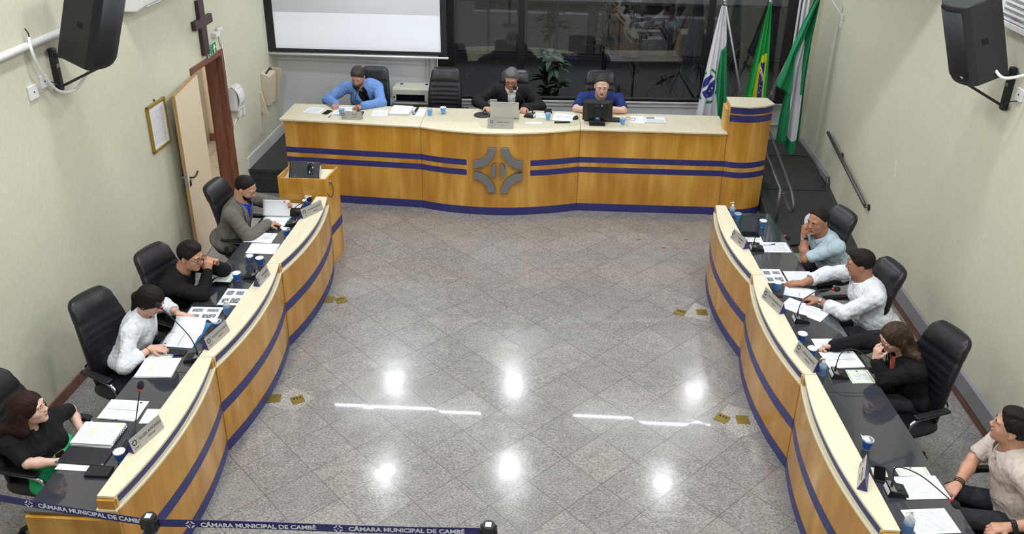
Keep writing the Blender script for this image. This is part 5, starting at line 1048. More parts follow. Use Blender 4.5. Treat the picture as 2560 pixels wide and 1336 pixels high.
sanitizer('clear pump sanitizer bottle on the left desk before the woman in white', -2.705, 6.28); sanitizer('clear pump sanitizer bottle at the far end of the right desk', 2.00, 8.62); sanitizer('clear pump sanitizer bottle behind the plate of the long haired woman', 2.19, 5.74); sanitizer('clear pump sanitizer bottle at the bottom edge, lower right', 2.275, 4.12, s=1.1)
t_ = thing('tablet', 'dark tablet near the far end of the right desk', 'tablet', (2.11, 8.165, ZS), 0); b = MB().box((-.09, -.06, 0), (.09, .06, .012)); build('case', b, 'dark_plastic', t_, bevel=.005, seg=3); b = MB().box((-.084, -.053, .012), (.084, .053, .0128)); build('display', b, 'phone_glass', t_)
t_ = thing('card_case', 'small dark red case beside the cup of the white shirted man', 'case', (2.125, 6.93, ZS), .1); b = MB().box((-.035, -.015, 0), (.035, .015, .012)); build('body', b, mat('dark_red', hexc('4a1418'), .4), t_, bevel=.003)
t_ = thing('terminal_box', 'low black box before the bearded man\'s microphone', 'electronic box', (-2.67, 8.29, ZS), .1); b = MB().box((-.055, -.05, 0), (.055, .05, .05)); build('body', b, 'black_plastic', t_, bevel=.005); b = MB().box((-.05, -.045, .0502), (.0, .045, .0515)); build('panel', b, 'lens_dark', t_)
# presiding desk electronics
t_ = thing('handheld_microphone', 'grey handheld microphone lying on a white sheet', 'microphone', (-1.73, 10.60, ZM+.028), 0); b = MB().tube([(.0, -.03, 0), (.02, .14, .0)], [.012, .016], 12); build('handle', b, 'black_plastic', t_, smooth=True); b = MB().sphere((-.006, -.055, 0), (.025, .027, .025), 14); build('grille', b, 'silver', t_, smooth=True)
t_ = thing('mouse_pad', 'round dark patterned mouse pad left of the laptop', 'mouse pad', (-.86, 10.60, ZG), 0); b = MB().lathe([(.0001, .004), (.11, .004), (.11, 0)], n=36); build('pad', b, 'dark_plastic', t_)
def mouse(label, x, y, z, a): t_ = thing('computer_mouse', label, 'mouse', (x, y, z), a, 'black computer mice'); b = MB().sphere((0, 0, .004), (.032, .055, .028), 16); o = build('shell', b, 'black_plastic', t_, smooth=True); b = MB().box((-.004, .02, .028), (.004, .04, .034)); build('wheel', b, 'dark_plastic', t_)
mouse('black mouse on the round pad left of the laptop', -.83, 10.66, ZG+.004, .4); mouse('black mouse between the white sheets and the monitor', .33, 10.57, ZM+.007, -.5)
t_ = thing('laptop', 'open silver laptop seen from behind its lid, before the man in the black suit', 'laptop', (-.57, 10.50, ZG), 0); b = MB().box((-.18, 0, 0), (.18, .24, .016)); build('keyboard_base', b, 'laptop_silver', t_, bevel=.004)
b = MB().box((-.18, -.008, .012), (.18, 0, .235), 0, Matrix.Rotation(.18, 4, 'X')); build('lid', b, 'laptop_silver', t_, bevel=.004); b = MB().box((-.17, .0, .02), (.17, .001, .225), 0, Matrix.Rotation(.18, 4, 'X')); build('display', b, 'lens_dark', t_)
t_ = thing('monitor', 'black computer monitor seen from behind, before the man in the navy polo', 'monitor', (.595, 10.44, ZM), 0)
b = MB(); b.add([(-.185, -.01, .04), (.185, -.01, .04), (.185, -.01, .30), (-.185, -.01, .30), (-.13, -.045, .08), (.13, -.045, .08), (.13, -.045, .27), (-.13, -.045, .27)], [(4, 5, 6, 7), (0, 1, 5, 4), (1, 2, 6, 5), (2, 3, 7, 6), (3, 0, 4, 7)]); b.box((-.185, -.01, .04), (.185, .02, .30)); build('housing', b, 'monitor_black', t_, bevel=.004)
b = MB().box((-.172, .0202, .055), (.172, .0215, .288)); build('display', b, 'lens_dark', t_)
b = MB().box((-.04, -.075, 0), (.04, -.045, .20)); b.box((-.10, -.115, 0), (.10, .08, .012)); build('stand', b, 'monitor_black', t_, bevel=.005)
b = MB().box((-.125, -.0385, .175), (-.085, -.037, .195)); b.box((.085, -.033, .065), (.14, -.0315, .09)); build('stickers', b, 'sticker', t_); b = MB().box((-.022, -.0765, .075), (.022, -.0752, .10)); build('blue_sticker', b, 'sticker_blue', t_)
text('badge', 'itautec', .022, 'text_grey', t_, (-.01, -.0465, .24), (PI/2, 0, 0)); b = MB().tube([(.05+.010*math.cos(i*PI/8), -.047, .243+.010*math.sin(i*PI/8)) for i in range(15)], .0022, 6); build('badge_ring', b, 'text_white', t_)
t_ = thing('keyboard', 'black keyboard lying behind the monitor foot', 'keyboard', (.665, 10.56, ZM), -.03); b = MB().box((-.225, -.07, 0), (.225, .07, .02)); build('case', b, 'black_plastic', t_, bevel=.006); b = MB()
for i in range(18):
    for j in range(5): b.box((-.212+i*.0235, -.058+j*.0235, .02), (-.212+i*.0235+.019, -.058+j*.0235+.019, .026))
build('keys', b, 'dark_plastic', t_)
t_ = thing('eyeglasses', 'folded eyeglasses on the white sheet right of the light blue cup', 'glasses', (1.02, 10.56, ZM+.003), -.3); b = MB()
for s in (-1, 1): b.tube([(s*.034+.026*math.cos(i*PI/8), 0, .022+.020*math.sin(i*PI/8)) for i in range(17)], .0018, 6); b.tube([(s*.06, 0, .028), (s*.062, .05, .022), (s*.02, .13, .004)], .0018, 6)
b.tube([(-.01, 0, .028), (0, .002, .031), (.01, 0, .028)], .0018, 6); build('frame', b, 'black_plastic', t_, smooth=True)
t_ = thing('remote_control', 'slim black remote control near the front edge right of the laptop', 'remote', (.16, 10.40, ZG), .15); b = MB().box((-.10, -.014, 0), (.10, .014, .016)); build('body', b, 'black_plastic', t_, bevel=.004); b = MB()
for i in range(6): b.box((-.085+i*.028, -.007, .016), (-.073+i*.028, .007, .018))
build('buttons', b, 'dark_plastic', t_)
t_ = thing('card_reader', 'small black device behind the light blue cup at the centre', 'electronic box', (-.02, 10.77, ZG), .1); b = MB().box((-.05, -.035, 0), (.05, .035, .012)); b.box((-.045, .02, .012), (.045, .03, .05), 0, Matrix.Rotation(-.2, 4, 'X')); build('body', b, 'black_plastic', t_, bevel=.004)
# ================================================================ PEOPLE
V3 = lambda *a: np.array(a, dtype=float)
def unit(v): v = np.asarray(v, float); return v/(np.linalg.norm(v)+1e-9)
class Field:                                            # sampled distance field, meshed with surface nets
    def __init__(s, lo, hi, h):
        s.h = h; s.lo = np.floor(np.array(lo)/h)*h; s.n = np.ceil((np.array(hi)-s.lo)/h).astype(int)+1
        s.d = np.full(s.n, .5, np.float32)
        s.ax = [s.lo[k]+h*np.arange(s.n[k]) for k in range(3)]
    def box(s, lo, hi):
        a = np.clip(np.floor((np.array(lo)-s.lo)/s.h).astype(int), 0, s.n); b = np.clip(np.ceil((np.array(hi)-s.lo)/s.h).astype(int)+1, 0, s.n)
        if (b <= a).any(): return None
        sl = tuple(slice(a[k], b[k]) for k in range(3)); g = [s.ax[k][sl[k]] for k in range(3)]
        return sl, g[0][:, None, None], g[1][None, :, None], g[2][None, None, :]
    def comb(s, sl, v, k, op):
        d = s.d[sl]
        if op == '+': hh = np.maximum(k-np.abs(d-v), 0)/max(k, 1e-6); s.d[sl] = np.minimum(d, v)-hh*hh*k*.25
        elif op == '-': v = -v; hh = np.maximum(k-np.abs(d-v), 0)/max(k, 1e-6); s.d[sl] = np.maximum(d, v)+hh*hh*k*.25
        elif op == '&': hh = np.maximum(k-np.abs(d-v), 0)/max(k, 1e-6); s.d[sl] = np.maximum(d, v)+hh*hh*k*.25
    def cone(s, a, b, r1, r2, k=.02, op='+'):
        a = np.asarray(a, float); b = np.asarray(b, float); m = k+3*s.h; rr = max(r1, r2)+m
        q = s.box(np.minimum(a, b)-rr, np.maximum(a, b)+rr)
        if q is None: return
        sl, x, y, z = q; ab = b-a; L2 = ab@ab+1e-12
        t = np.clip(((x-a[0])*ab[0]+(y-a[1])*ab[1]+(z-a[2])*ab[2])/L2, 0, 1)
        dd = np.sqrt((x-a[0]-t*ab[0])**2+(y-a[1]-t*ab[1])**2+(z-a[2]-t*ab[2])**2)-(r1+(r2-r1)*t)
        s.comb(sl, dd, k, op)
    def ell(s, c, R, r, k=.02, op='+'):                 # R rows = local axes in room space
        c = np.asarray(c, float); r = np.asarray(r, float); m = k+3*s.h
        ext = np.sqrt(((R.T*(r+m))**2).sum(1)); q = s.box(c-ext, c+ext)
        if q is None: return
        sl, x, y, z = q; dx, dy, dz = x-c[0], y-c[1], z-c[2]
        l = [(R[i, 0]*dx+R[i, 1]*dy+R[i, 2]*dz) for i in range(3)]
        k0 = np.sqrt(sum((l[i]/r[i])**2 for i in range(3))); k1 = np.sqrt(sum((l[i]/r[i]**2)**2 for i in range(3)))+1e-9
        s.comb(sl, k0*(k0-1)/k1, k, op)
    def plane(s, p, n, k=.01):                          # keep the side where (x-p).n < 0
        sl = (slice(None),)*3; x, y, z = s.ax[0][:, None, None], s.ax[1][None, :, None], s.ax[2][None, None, :]
        n = unit(n); s.comb(sl, (x-p[0])*n[0]+(y-p[1])*n[1]+(z-p[2])*n[2], k, '&')
    def disp(s, fn):
        x, y, z = s.ax[0][:, None, None], s.ax[1][None, :, None], s.ax[2][None, None, :]; s.d += fn(x, y, z)
    def mesh(s):
        d = s.d; d[0] = d[-1] = .5; d[:, 0] = d[:, -1] = .5; d[:, :, 0] = d[:, :, -1] = .5
        ins = d < 0; nx, ny, nz = d.shape; c = np.zeros((nx-1, ny-1, nz-1), np.int8)
        for i in (0, 1):
            for j in (0, 1):
                for k in (0, 1): c += ins[i:nx-1+i, j:ny-1+j, k:nz-1+k]
        act = np.argwhere((c > 0) & (c < 8))
        if len(act) == 0: return np.zeros((0, 3)), np.zeros((0, 4), int)
        idx = -np.ones(c.shape, np.int64); idx[act[:, 0], act[:, 1], act[:, 2]] = np.arange(len(act))
        cor = [(i, j, k) for i in (0, 1) for j in (0, 1) for k in (0, 1)]
        dv = {q: d[act[:, 0]+q[0], act[:, 1]+q[1], act[:, 2]+q[2]] for q in cor}
        acc = np.zeros((len(act), 3)); cnt = np.zeros(len(act))
        for p in cor:
            for ax in range(3):
                if p[ax]: continue
                q = list(p); q[ax] = 1; q = tuple(q); a, b = dv[p], dv[q]; m = (a < 0) != (b < 0)
                t = np.where(m, a/(a-b+1e-12), 0); pt = np.array(p, float)[None].repeat(len(act), 0); pt[:, ax] += t; acc += pt*m[:, None]; cnt += m
        vs = s.lo+(act+acc/np.maximum(cnt, 1)[:, None])*s.h; F = []
        for ax in range(3):
            u, w_ = (ax+1) % 3, (ax+2) % 3; sh = [slice(None)]*3; sh[ax] = slice(0, -1); s2 = [slice(None)]*3; s2[ax] = slice(1, None)
            a, b = ins[tuple(sh)], ins[tuple(s2)]; e = np.argwhere(a != b); e = e[(e[:, u] > 0) & (e[:, w_] > 0)]
            if len(e) == 0: continue
            fl = a[e[:, 0], e[:, 1], e[:, 2]]; eu = np.eye(3, dtype=int)[u]; ew = np.eye(3, dtype=int)[w_]
            g = lambda o: idx[tuple((e-o).T)] if True else None
            ok = (e < np.array(c.shape)).all(1); e, fl = e[ok], fl[ok]
            q = np.stack([idx[tuple((e-eu-ew).T)], idx[tuple((e-ew).T)], idx[tuple(e.T)], idx[tuple((e-eu).T)]], 1); q[~fl] = q[~fl][:, ::-1]; F.append(q[(q >= 0).all(1)])
        return vs, np.concatenate(F)
def nets(name, f, mname, parent, smooth_it=1):
    vs, F = f.mesh(); o0 = wloc(parent) if parent is not None else Vector((0, 0, 0)); vs = vs-np.array(o0)
    me = bpy.data.meshes.new(name); me.vertices.add(len(vs)); me.vertices.foreach_set('co', vs.astype(np.float32).ravel())
    me.loops.add(len(F)*4); me.loops.foreach_set('vertex_index', F.astype(np.int32).ravel()); me.polygons.add(len(F))
    me.polygons.foreach_set('loop_start', np.arange(0, len(F)*4, 4, dtype=np.int32)); me.polygons.foreach_set('loop_total', np.full(len(F), 4, np.int32))
    me.polygons.foreach_set('use_smooth', np.ones(len(F), bool)); me.update(calc_edges=True); me.validate(); me.materials.append(M[mname])
    o = bpy.data.objects.new(name, me); COL.objects.link(o); o.parent = parent
    if smooth_it: d = o.modifiers.new('smooth', 'SMOOTH'); d.factor = .5; d.iterations = smooth_it
    return o
def rotm(yaw_, pitch=0, roll=0):
    """rows: forward, left, up of a head or torso; pitch > 0 looks down, roll > 0 tips to its left"""
    cy, sy = math.cos(yaw_), math.sin(yaw_); f = V3(cy, sy, 0); l = V3(-sy, cy, 0); u = V3(0, 0, 1)
    cp, sp = math.cos(pitch), math.sin(pitch); f2 = f*cp-u*sp; u2 = u*cp+f*sp
    cr, sr = math.cos(roll), math.sin(roll); l2 = l*cr-u2*sr; u3 = u2*cr+l*sr
    return np.stack([f2, l2, u3])
def hand(f, w_, d, n, side, curl=.5, thumb=.5, s=1.0, spread=.06):
    """wrist point, finger direction, palm normal (the way the palm faces), side=+1 thumb toward n x d"""
    d = unit(d); n = unit(n-np.dot(n, d)*d); t = unit(np.cross(n, d))*side; K = 6e-3
    kn = []
    for i, (off, ln) in enumerate(((.030, .082), (.010, .088), (-.011, .084), (-.031, .078))):
        k_ = w_+d*ln*s+t*off*s-n*(.002+.004*abs(i-1.3)/2)*s; kn.append(k_); f.cone(w_+t*off*.45*s, k_, .0175*s, .0125*s, .012)
    f.cone(w_+d*.03*s+t*.012*s, w_+d*.065*s+t*.008*s, .021*s, .018*s, .012)
    for i, (k_, L, r0) in enumerate(zip(kn, (.042, .047, .043, .033), (.0095, .0097, .0092, .0082))):
        c = curl[i] if hasattr(curl, '__len__') else curl*(1+.12*i); dd = unit(d+t*spread*(1.2-i)); p = k_; a = c*.55; r = r0*s
        for seg, (fr, ad) in enumerate(((1.0, c*.9), (.64, c*1.0), (.52, c*.7))):
            v = dd*math.cos(a)+n*math.sin(a); q = p+v*L*fr*s; f.cone(p, q, r*1.05, r*.93, K); p = q; r *= .93; a += ad
    tb = w_+d*.022*s+t*.024*s; t1 = tb+(d*.62+t*.62+n*.35)*.036*s; a = thumb; v = unit(d*math.cos(a)+t*.35*math.cos(a)+n*math.sin(a)*.8); t2 = t1+v*.030*s; t3 = t2+unit(v+n*.25*thumb-t*.15*thumb)*.024*s
    f.cone(tb, t1, .016*s, .0125*s, .012); f.cone(t1, t2, .0115*s, .0105*s, K); f.cone(t2, t3, .0105*s, .009*s, K)
def ik(sh, wr, l1, l2, hint):
    v = wr-sh; D = np.linalg.norm(v); D2 = min(D, (l1+l2)*.999); u = unit(v); a = (l1*l1-l2*l2+D2*D2)/(2*D2); h = math.sqrt(max(0, l1*l1-a*a)); hp = unit(hint-np.dot(hint, u)*u); return sh+u*a+hp*h
def wrinkle(amp, seed, sc_=1.0):
    r = np.random.RandomState(seed); W = [(r.normal(size=3), r.uniform(0, 6.28)) for _ in range(6)]
    def fn(x, y, z):
        out = 0
        for i, (v, p) in enumerate(W):
            v = v/np.linalg.norm(v); k = (48+26*i)*sc_
            wx = x+.02*np.sin(11*y+p)+.015*np.sin(17*z+p); wz = z+.02*np.sin(13*x+2*p); out = out+(1-2*np.abs(np.sin(.5*k*(v[0]*wx+v[1]*y+v[2]*wz)+p)))*(amp/(1+.35*i))
        return (out*.55).astype(np.float32)
    return fn
def person(label, head, hyaw, hpitch=0, hroll=0, tyaw=None, hips=None, skin='skin_mid', build_=1.0, hair='short', hairmat='hair_black', beard=None, eyes='open', glasses=None,
           top='cloth_white', sleeve='long', jacket=None, inner=None, vneck=.5, armR=None, armL=None, legs='cloth_trouser', female=False, hscale=1.07, h_=.0045, foldamp=.0035, seed=1, extras=None, collar=True, legyaw=None, zfloor=0, neckfwd=.035, sw=None, skirt=False):
    """head: centre of the skull; tyaw: where the chest faces; hips: seat point; arm: dict(w=wrist, d=fingers, n=palm, hint=elbow side, curl, thumb)"""
    hd = V3(*head); R = rotm(hyaw, hpitch, hroll); tyaw = hyaw if tyaw is None else tyaw; hips = V3(*hips); S = hscale*(.95 if female else 1.0)
    fw = V3(math.cos(tyaw), math.sin(tyaw), 0); lf = V3(-math.sin(tyaw), math.cos(tyaw), 0); up = V3(0, 0, 1)
    H = lambda x, y, z: hd+S*(R[0]*x+R[1]*y+R[2]*z)
    nb = H(-.035, 0, -.10); nbase = hd-up*.150*S-fw*neckfwd; nbase = nbase+(nb-nbase)*.15
    spine = unit(nbase-hips); W = (sw or (.165 if female else .190))*build_; shc = nbase-spine*.048-fw*.012; TR = np.stack([unit(fw-np.dot(fw, spine)*spine), lf, spine])
    sh = {+1: shc+lf*W-spine*.01, -1: shc-lf*W-spine*.01}; chest = hips+(nbase-hips)*.68; belly = hips+(nbase-hips)*.30+TR[0]*.01
    root = thing('person', label, 'person', tuple((float(hips[0]), float(hips[1]), zfloor)))
    arms = {}
    for s_, A in ((1, armL), (-1, armR)):
        if A is None: A = dict(w=tuple(hips+fw*.30+lf*s_*.16+up*.16), d=tuple(fw), n=tuple(-up))
        w_ = V3(*A['w']); hint = V3(*A.get('hint', tuple(lf*s_*.8-up*.6-fw*.2))); l1, l2 = (.275, .245) if female else (.295, .265)
        if 'e' in A: e = V3(*A['e'])
        else: e = ik(sh[s_], w_, l1, l2, hint)
        arms[s_] = (e, w_, A)
    pts = [hd+.2, hd-.2]+[p for s_ in (1, -1) for p in (sh[s_], arms[s_][0], arms[s_][1]+.19, arms[s_][1]-.19)]+[hips+.1, hips-.1]
    lo, hi = np.min(pts, 0)-.09, np.max(pts, 0)+.09
    # ---- body: one continuous surface of skin
    f = Field(lo, hi, h_)
    E = lambda x, y, z, r, k=.012, op='+': f.ell(H(x, y, z), R, np.array(r)*S, k*S, op)
    f.cone(nbase-spine*.02, H(-.020, 0, -.055), .068*S*(.6+.4*build_) if not female else .052*S, .060*S*(.6+.4*build_) if not female else .047*S, .03)
    f.ell(chest-spine*.02, TR, (.075*build_, .125*build_, .15), .04); f.ell(belly, TR, (.09*build_, .12*build_, .15), .05); f.cone(sh[1]-lf*.02, sh[-1]+lf*.02, .036, .036, .03); f.ell(hips+up*.03, TR, (.10, .13, .08), .04)
    for s_ in (1, -1):
        e, w_, A = arms[s_]; k = (.86 if female else 1.0)*(.5+.5*build_); f.cone(sh[s_], e, .046*k, .038*k, .02); m_ = e+(w_-e)*.35; f.cone(e, m_, .038*k, .040*k, .02); f.cone(m_, w_, .040*k, .026*k, .02)
        hand(f, w_, V3(*A['d']), V3(*A['n']), A.get('side', -s_), A.get('curl', .5), A.get('thumb', .5), (.90 if female else 1.0)*A.get('s', 1), A.get('spread', .06))
    E(-.012, 0, .028, (.098, .077, .087)); E(.020, 0, -.030, (.070, (.060+.02*(build_-1)*2) if not female else .056, .080), .03); E(.034, 0, -.074, (.050, (.047+.05*(build_-1)) if not female else .041, .038), .03); E(.070, 0, -.100, (.020, .024, .016), .025)
    for y in (-1, 1):
        E(.052, y*.037, -.032, (.026, .022, .022), .02); E(.079, y*.027, .024, (.012, .026, .009), .018); E(.096, y*.031, .003, (.017, .017, .011), .014, '-')
        E(-.010, y*.077, -.006, (.018, .009, .027), .006); E(-.004, y*.088, -.002, (.010, .006, .018), .005, '-'); E(-.004, y*.080, -.030, (.009, .007, .012), .005)
        E(.098, y*.011, -.031, (.010, .008, .008), .008)
        E(.0785, y*.031, .0125 if eyes == 'open' else .005, (.0145, .0165, .0055 if eyes == 'open' else .011), .004); E(.078, y*.031, -.008, (.013, .015, .005), .005)
    f.cone(H(.087, 0, .010), H(.106 if not female else .101, 0, -.024), .0080*S, (.0115 if not female else .0095)*S, .014*S); E(.094, 0, -.034, (.012, .008, .006), .008)
    E(.090, 0, -.054, (.010, .023, .0065), .006); E(.089, 0, -.066, (.010, .019, .0070), .006); E(.101, 0, -.0595, (.008, .022, .0018), .003, '-'); E(.080, 0, -.083, (.010, .016, .006), .010, '-')
    body = nets('body', f, skin, root, 1); body.data.materials.append(M['lip'])
    me = body.data; n_ = len(me.polygons); cen = np.empty(n_*3, np.float32); me.polygons.foreach_get('center', cen); cen = cen.reshape(-1, 3)+np.array(root.location)
    loc = ((cen-hd) @ R.T)/S; lipm = (loc[:, 0] > .080) & (np.abs(loc[:, 1]) < .021-.5*np.abs(loc[:, 2]+.060)) & (np.abs(loc[:, 2]+.060) < .0085); me.polygons.foreach_set('material_index', lipm.astype(np.int32))
    Mh = Matrix(((R[0][0], R[1][0], R[2][0], hd[0]), (R[0][1], R[1][1], R[2][1], hd[1]), (R[0][2], R[1][2], R[2][2], hd[2]), (0, 0, 0, 1))) @ Matrix.Scale(S, 4); o0 = Matrix.Translation(-Vector(root.location))
    def hb(name, mb, m_, **k): mb.v = [tuple((o0 @ Mh) @ Vector(p)) for p in mb.v]; return build(name, mb, m_, root, **k)
    for y in (-1, 1):
        b = MB().sphere((.0750, y*.031, .001), .0125, 12); ob = hb('eye', b, 'eye_white', smooth=True); b = MB().sphere((.0822, y*.031, .001 if eyes == 'open' else -.004), (.0058, .0074, .0074), 10); b.v = [tuple((o0 @ Mh) @ Vector(p)) for p in b.v]; build('iris', b, 'iris', ob, smooth=True)
        b = MB().tube([(.0925, y*.014, .020), (.0945, y*.026, .0245), (.0885, y*.040, .0235), (.079, y*.050, .018)], [.0026, .0034, .0030, .0014] if not female else [.002, .0028, .0024, .001], 6); hb('eyebrow', b, hairmat if hairmat not in ('hair_red', 'hair_streaked') else 'brow', smooth=True)
    # ---- hair
    if hair:
        f = Field(hd-.48 if hair in ('long', 'longred', 'back') else hd-.17, hd+.17, .005 if hair == 'short' else .006)
        E2 = lambda x, y, z, r, k=.012, op='+': f.ell(H(x, y, z), R, np.array(r)*S, k*S, op)
        dr = dict(short=(.104, .084, .094), crop=(.1025, .082, .0915), quiff=(.106, .085, .097), bald=(.101, .0805, .0895)).get(hair, (.110, .088, .098))
        E2(-.013, 0, .031, dr)
        if hair == 'quiff': E2(.042, 0, .098, (.040, .050, .022), .02); E2(.0, 0, .112, (.06, .055, .02), .02)
        if hair == 'short': E2(.035, 0, .090, (.05, .055, .026), .02)
        ns = R[0]*.80-R[2]*.60; hl = {'short': (.078, .070), 'quiff': (.082, .072), 'crop': (.058, .080), 'bald': (.040, .085)}.get(hair, (.080, .070)); p_ = H(hl[0], 0, hl[1])
        if hair in ('short', 'quiff', 'crop', 'bald'):
            f.plane(p_, ns, .01); f.plane(H(0, 0, -.062), -R[2]-R[0]*.25, .01)
            for y in (-1, 1): E2(.01, y*.088, -.028, (.034, .03, .034), .006, '-')
            E2(.105, 0, .0, (.055, .066, .068), .01, '-')
            if hair == 'bald': E2(.0, 0, .125, (.075, .05, .040), .02, '-')
        else:
            E2(.108, 0, -.028, (.058, .064, .095), .012, '-'); f.cone(H(.105, 0, -.02), H(.13, 0, -.2), .070*S, .07*S, .01, '-')
            E2(.028, 0, -.10, (.060, .058, .085), .012, '-')
            for y in (-1, 1):
                if hair == 'back': f.plane(H(.02, 0, -.09), R[0]*.7-R[2]*.75, .02) if y == 1 else None
                else: pass
            if hair in ('long', 'longred'):
                back = -fw*.075+(hd-0); L = .30 if hair == 'long' else .30
                for y in (-1, 1):
                    a_ = H(-.02, y*.072, -.01); m_ = H(-.045, y*.088, -.11); p2 = nbase+lf*y*.125-fw*.05+up*.05; p3 = p2+lf*y*.03-fw*.085-up*.13; p4 = p3-up*.12-fw*.01+lf*y*.01; f.cone(a_, m_, .030, .034, .025); f.cone(m_, p2, .034, .034, .03); f.cone(p2, p3, .034, .030, .03); f.cone(p3, p4, .030, .014, .03)
                for y in (-.05, 0, .05): a_ = H(-.085, y, .0); m_ = H(-.10, y*1.1, -.11); p2 = nbase-fw*.135-up*.03+lf*y*1.3; f.cone(a_, m_, .038, .036, .03); f.cone(m_, p2, .036, .036, .03); f.cone(p2, p2-up*.20-fw*.02, .036, .018, .03)
            else:
                E2(-.10, 0, -.035, (.040, .045, .045), .02); m_ = H(-.10, 0, -.05); f.cone(m_, nbase-fw*.075-up*.02, .032, .026, .02); f.cone(nbase-fw*.075-up*.02, nbase-fw*.10-up*.14, .026, .012, .02)
                for y in (-1, 1): E2(-.02, y*.070, -.015, (.050, .020, .045), .015)
        rs = np.random.RandomState(seed+5); pp = rs.uniform(0, 6, 4)
        def strands(x, y, z):
            lx = ((x-hd[0])*R[0][0]+(y-hd[1])*R[0][1]+(z-hd[2])*R[0][2]); ly = ((x-hd[0])*R[1][0]+(y-hd[1])*R[1][1]+(z-hd[2])*R[1][2]); lz = (z-hd[2])
            return (.0009*np.sin(330*ly+30*lx+pp[0])+.0008*np.sin(210*ly-120*lx+pp[1])+.0006*np.sin(380*lx+60*lz+pp[2])).astype(np.float32)*(1.0 if hair in ('short', 'crop', 'quiff', 'bald') else 1.4)
        f.disp(strands); nets('hair', f, hairmat, root, 1)
    if beard:
        f = Field(H(.05, 0, -.07)-.13, H(.05, 0, -.07)+.13, .0045); E3 = lambda x, y, z, r, k=.01, op='+': f.ell(H(x, y, z), R, np.array(r)*S, k*S, op)
        E3(.034, 0, -.076, (.056, .053+.05*(build_-1), .043), .02); E3(.022, 0, -.036, (.0725, .0635+.04*(build_-1), .081), .02); E3(.072, 0, -.102, (.024, .028, .020), .02); E3(.088, 0, -.050, (.016, .027, .009), .01)
        f.plane(H(0, 0, -.032), R[2]+R[0]*.18, .01); f.plane(H(.0, 0, 0), -R[0]-R[2]*.3, .01); E3(.100, 0, -.061, (.020, .019, .0090), .004, '-')
        for y in (-1, 1): E3(.092, y*.036, -.030, (.034, .024, .020), .01, '-')
        nets('beard', f, beard, root, 1)
    if glasses:
        b = MB()
        for y in (-1, 1):
            b.tube([(.106-.10*abs(.020*math.cos(i*PI/8)+0*y)*(1 if True else 0), y*.033+.027*math.copysign(abs(math.cos(i*PI/8))**.7, math.cos(i*PI/8)), .000+.019*math.copysign(abs(math.sin(i*PI/8))**.7, math.sin(i*PI/8))) for i in range(17)], .0021, 6); b.tube([(.103, y*.060, .006), (.085, y*.070, .006), (.0, y*.0865, .004)], .0016, 6)
        b.tube([(.104, -.009, .004), (.108, 0, .007), (.104, .009, .004)], .0016, 6); hb('glasses', b, 'black_plastic' if glasses == 'black' else mat('glasses_red', hexc('4a1a1e'), .3), smooth=True)
    # ---- clothes
    bb = build_; outer = jacket or top; hC = .007
    def torso(f, grow, hem=-.06):
        f.ell(chest, TR, ((.112 if not female else .105)*bb+grow, (.165 if not female else .142)*bb+grow, .185), .05)
        if female: 
            for y in (-1, 1): f.ell(chest+TR[0]*.068+lf*y*.070-spine*.02, TR, (.050+grow, .062, .060), .035)
        f.ell(belly, TR, ((.125 if not female else .105)*bb+grow, (.160 if not female else .135)*bb+grow, .17), .06); f.ell(hips+up*.04, TR, (.14*bb+grow, .175*bb+grow, .10), .05)
        f.cone(shc+lf*.05-spine*.01, sh[1]-lf*.005, .062+grow, .056*(.5+.5*bb)+grow, .04); f.cone(shc-lf*.05-spine*.01, sh[-1]+lf*.005, .062+grow, .056*(.5+.5*bb)+grow, .04); f.cone(nbase+spine*.01-fw*.015, shc-spine*.04, .055+grow, .09+grow, .03)
    def sleeves(f, grow, kind):
        for s_ in (1, -1):
            e, w_, A = arms[s_]; kd = A.get('sleeve', kind); a = sh[s_]; k = (.9 if female else 1.0)*(.5+.5*bb)
            if kd == 'short': f.cone(a, a+(e-a)*.78, .058*k+grow, .056*k+grow, .03); f.cone(a+(e-a)*.80, a+(e-a)*1.6, .0, .10, .004, '-') if False else None
            else:
                f.cone(a, e, .060*k+grow, .053*k+grow, .03); f.ell(e, np.eye(3), (.05*k+grow,)*3, .02)
                t_ = A.get('t', {'long': .97, 'roll': .42, 'three': .55}[kd]); f.cone(e, e+(w_-e)*t_, .052*k+grow, (.041 if t_ > .6 else .050)*k+grow, .025)
    lo2 = np.min([lo, hips-.26], 0); hi2 = np.max([hi, hips+.22], 0)
    def cuts(f, neck=True, depth=None, big=False):
        if neck:
            f.cone(nbase-spine*.002+TR[0]*.012, nbase+spine*.12+TR[0]*.02, .064*S*(.5+.5*bb) if not female else .056*S, .082*S, .010, '-')
            v = depth
            if v:       # open V at the throat / jacket front
                n7 = 9 if big else 5
                for i in range(n7):
                    t_ = i/(n7-1); c = nbase+TR[0]*((.125 if big else .100)+(.030 if big else .03)*t_)-spine*(.02+v*t_); f.ell(c, TR, (.055 if big else .035, (.072 if big else .030)*(1-t_)+.006, .045 if big else .03), .008, '-')
        f.plane(hips-up*.055, -up, .02)
        for s_ in (1, -1):
            e, w_, A = arms[s_]; kd = A.get('sleeve', 'short' if sleeve == 'short' else sleeve)
            if kd == 'short': 
                a = sh[s_]; u_ = unit(e-a); p0 = a+(e-a)*.78
                q = f.box(np.minimum(p0, w_)-.16, np.maximum(p0, w_)+.16)
    f = Field(lo2, hi2, hC); torso(f, .014 if not jacket else .018); sleeves(f, .003 if not jacket else .010, sleeve); f.disp(wrinkle(foldamp, seed, 1.0)); cuts(f, True, (vneck*.5 if not jacket else .32), bool(jacket))
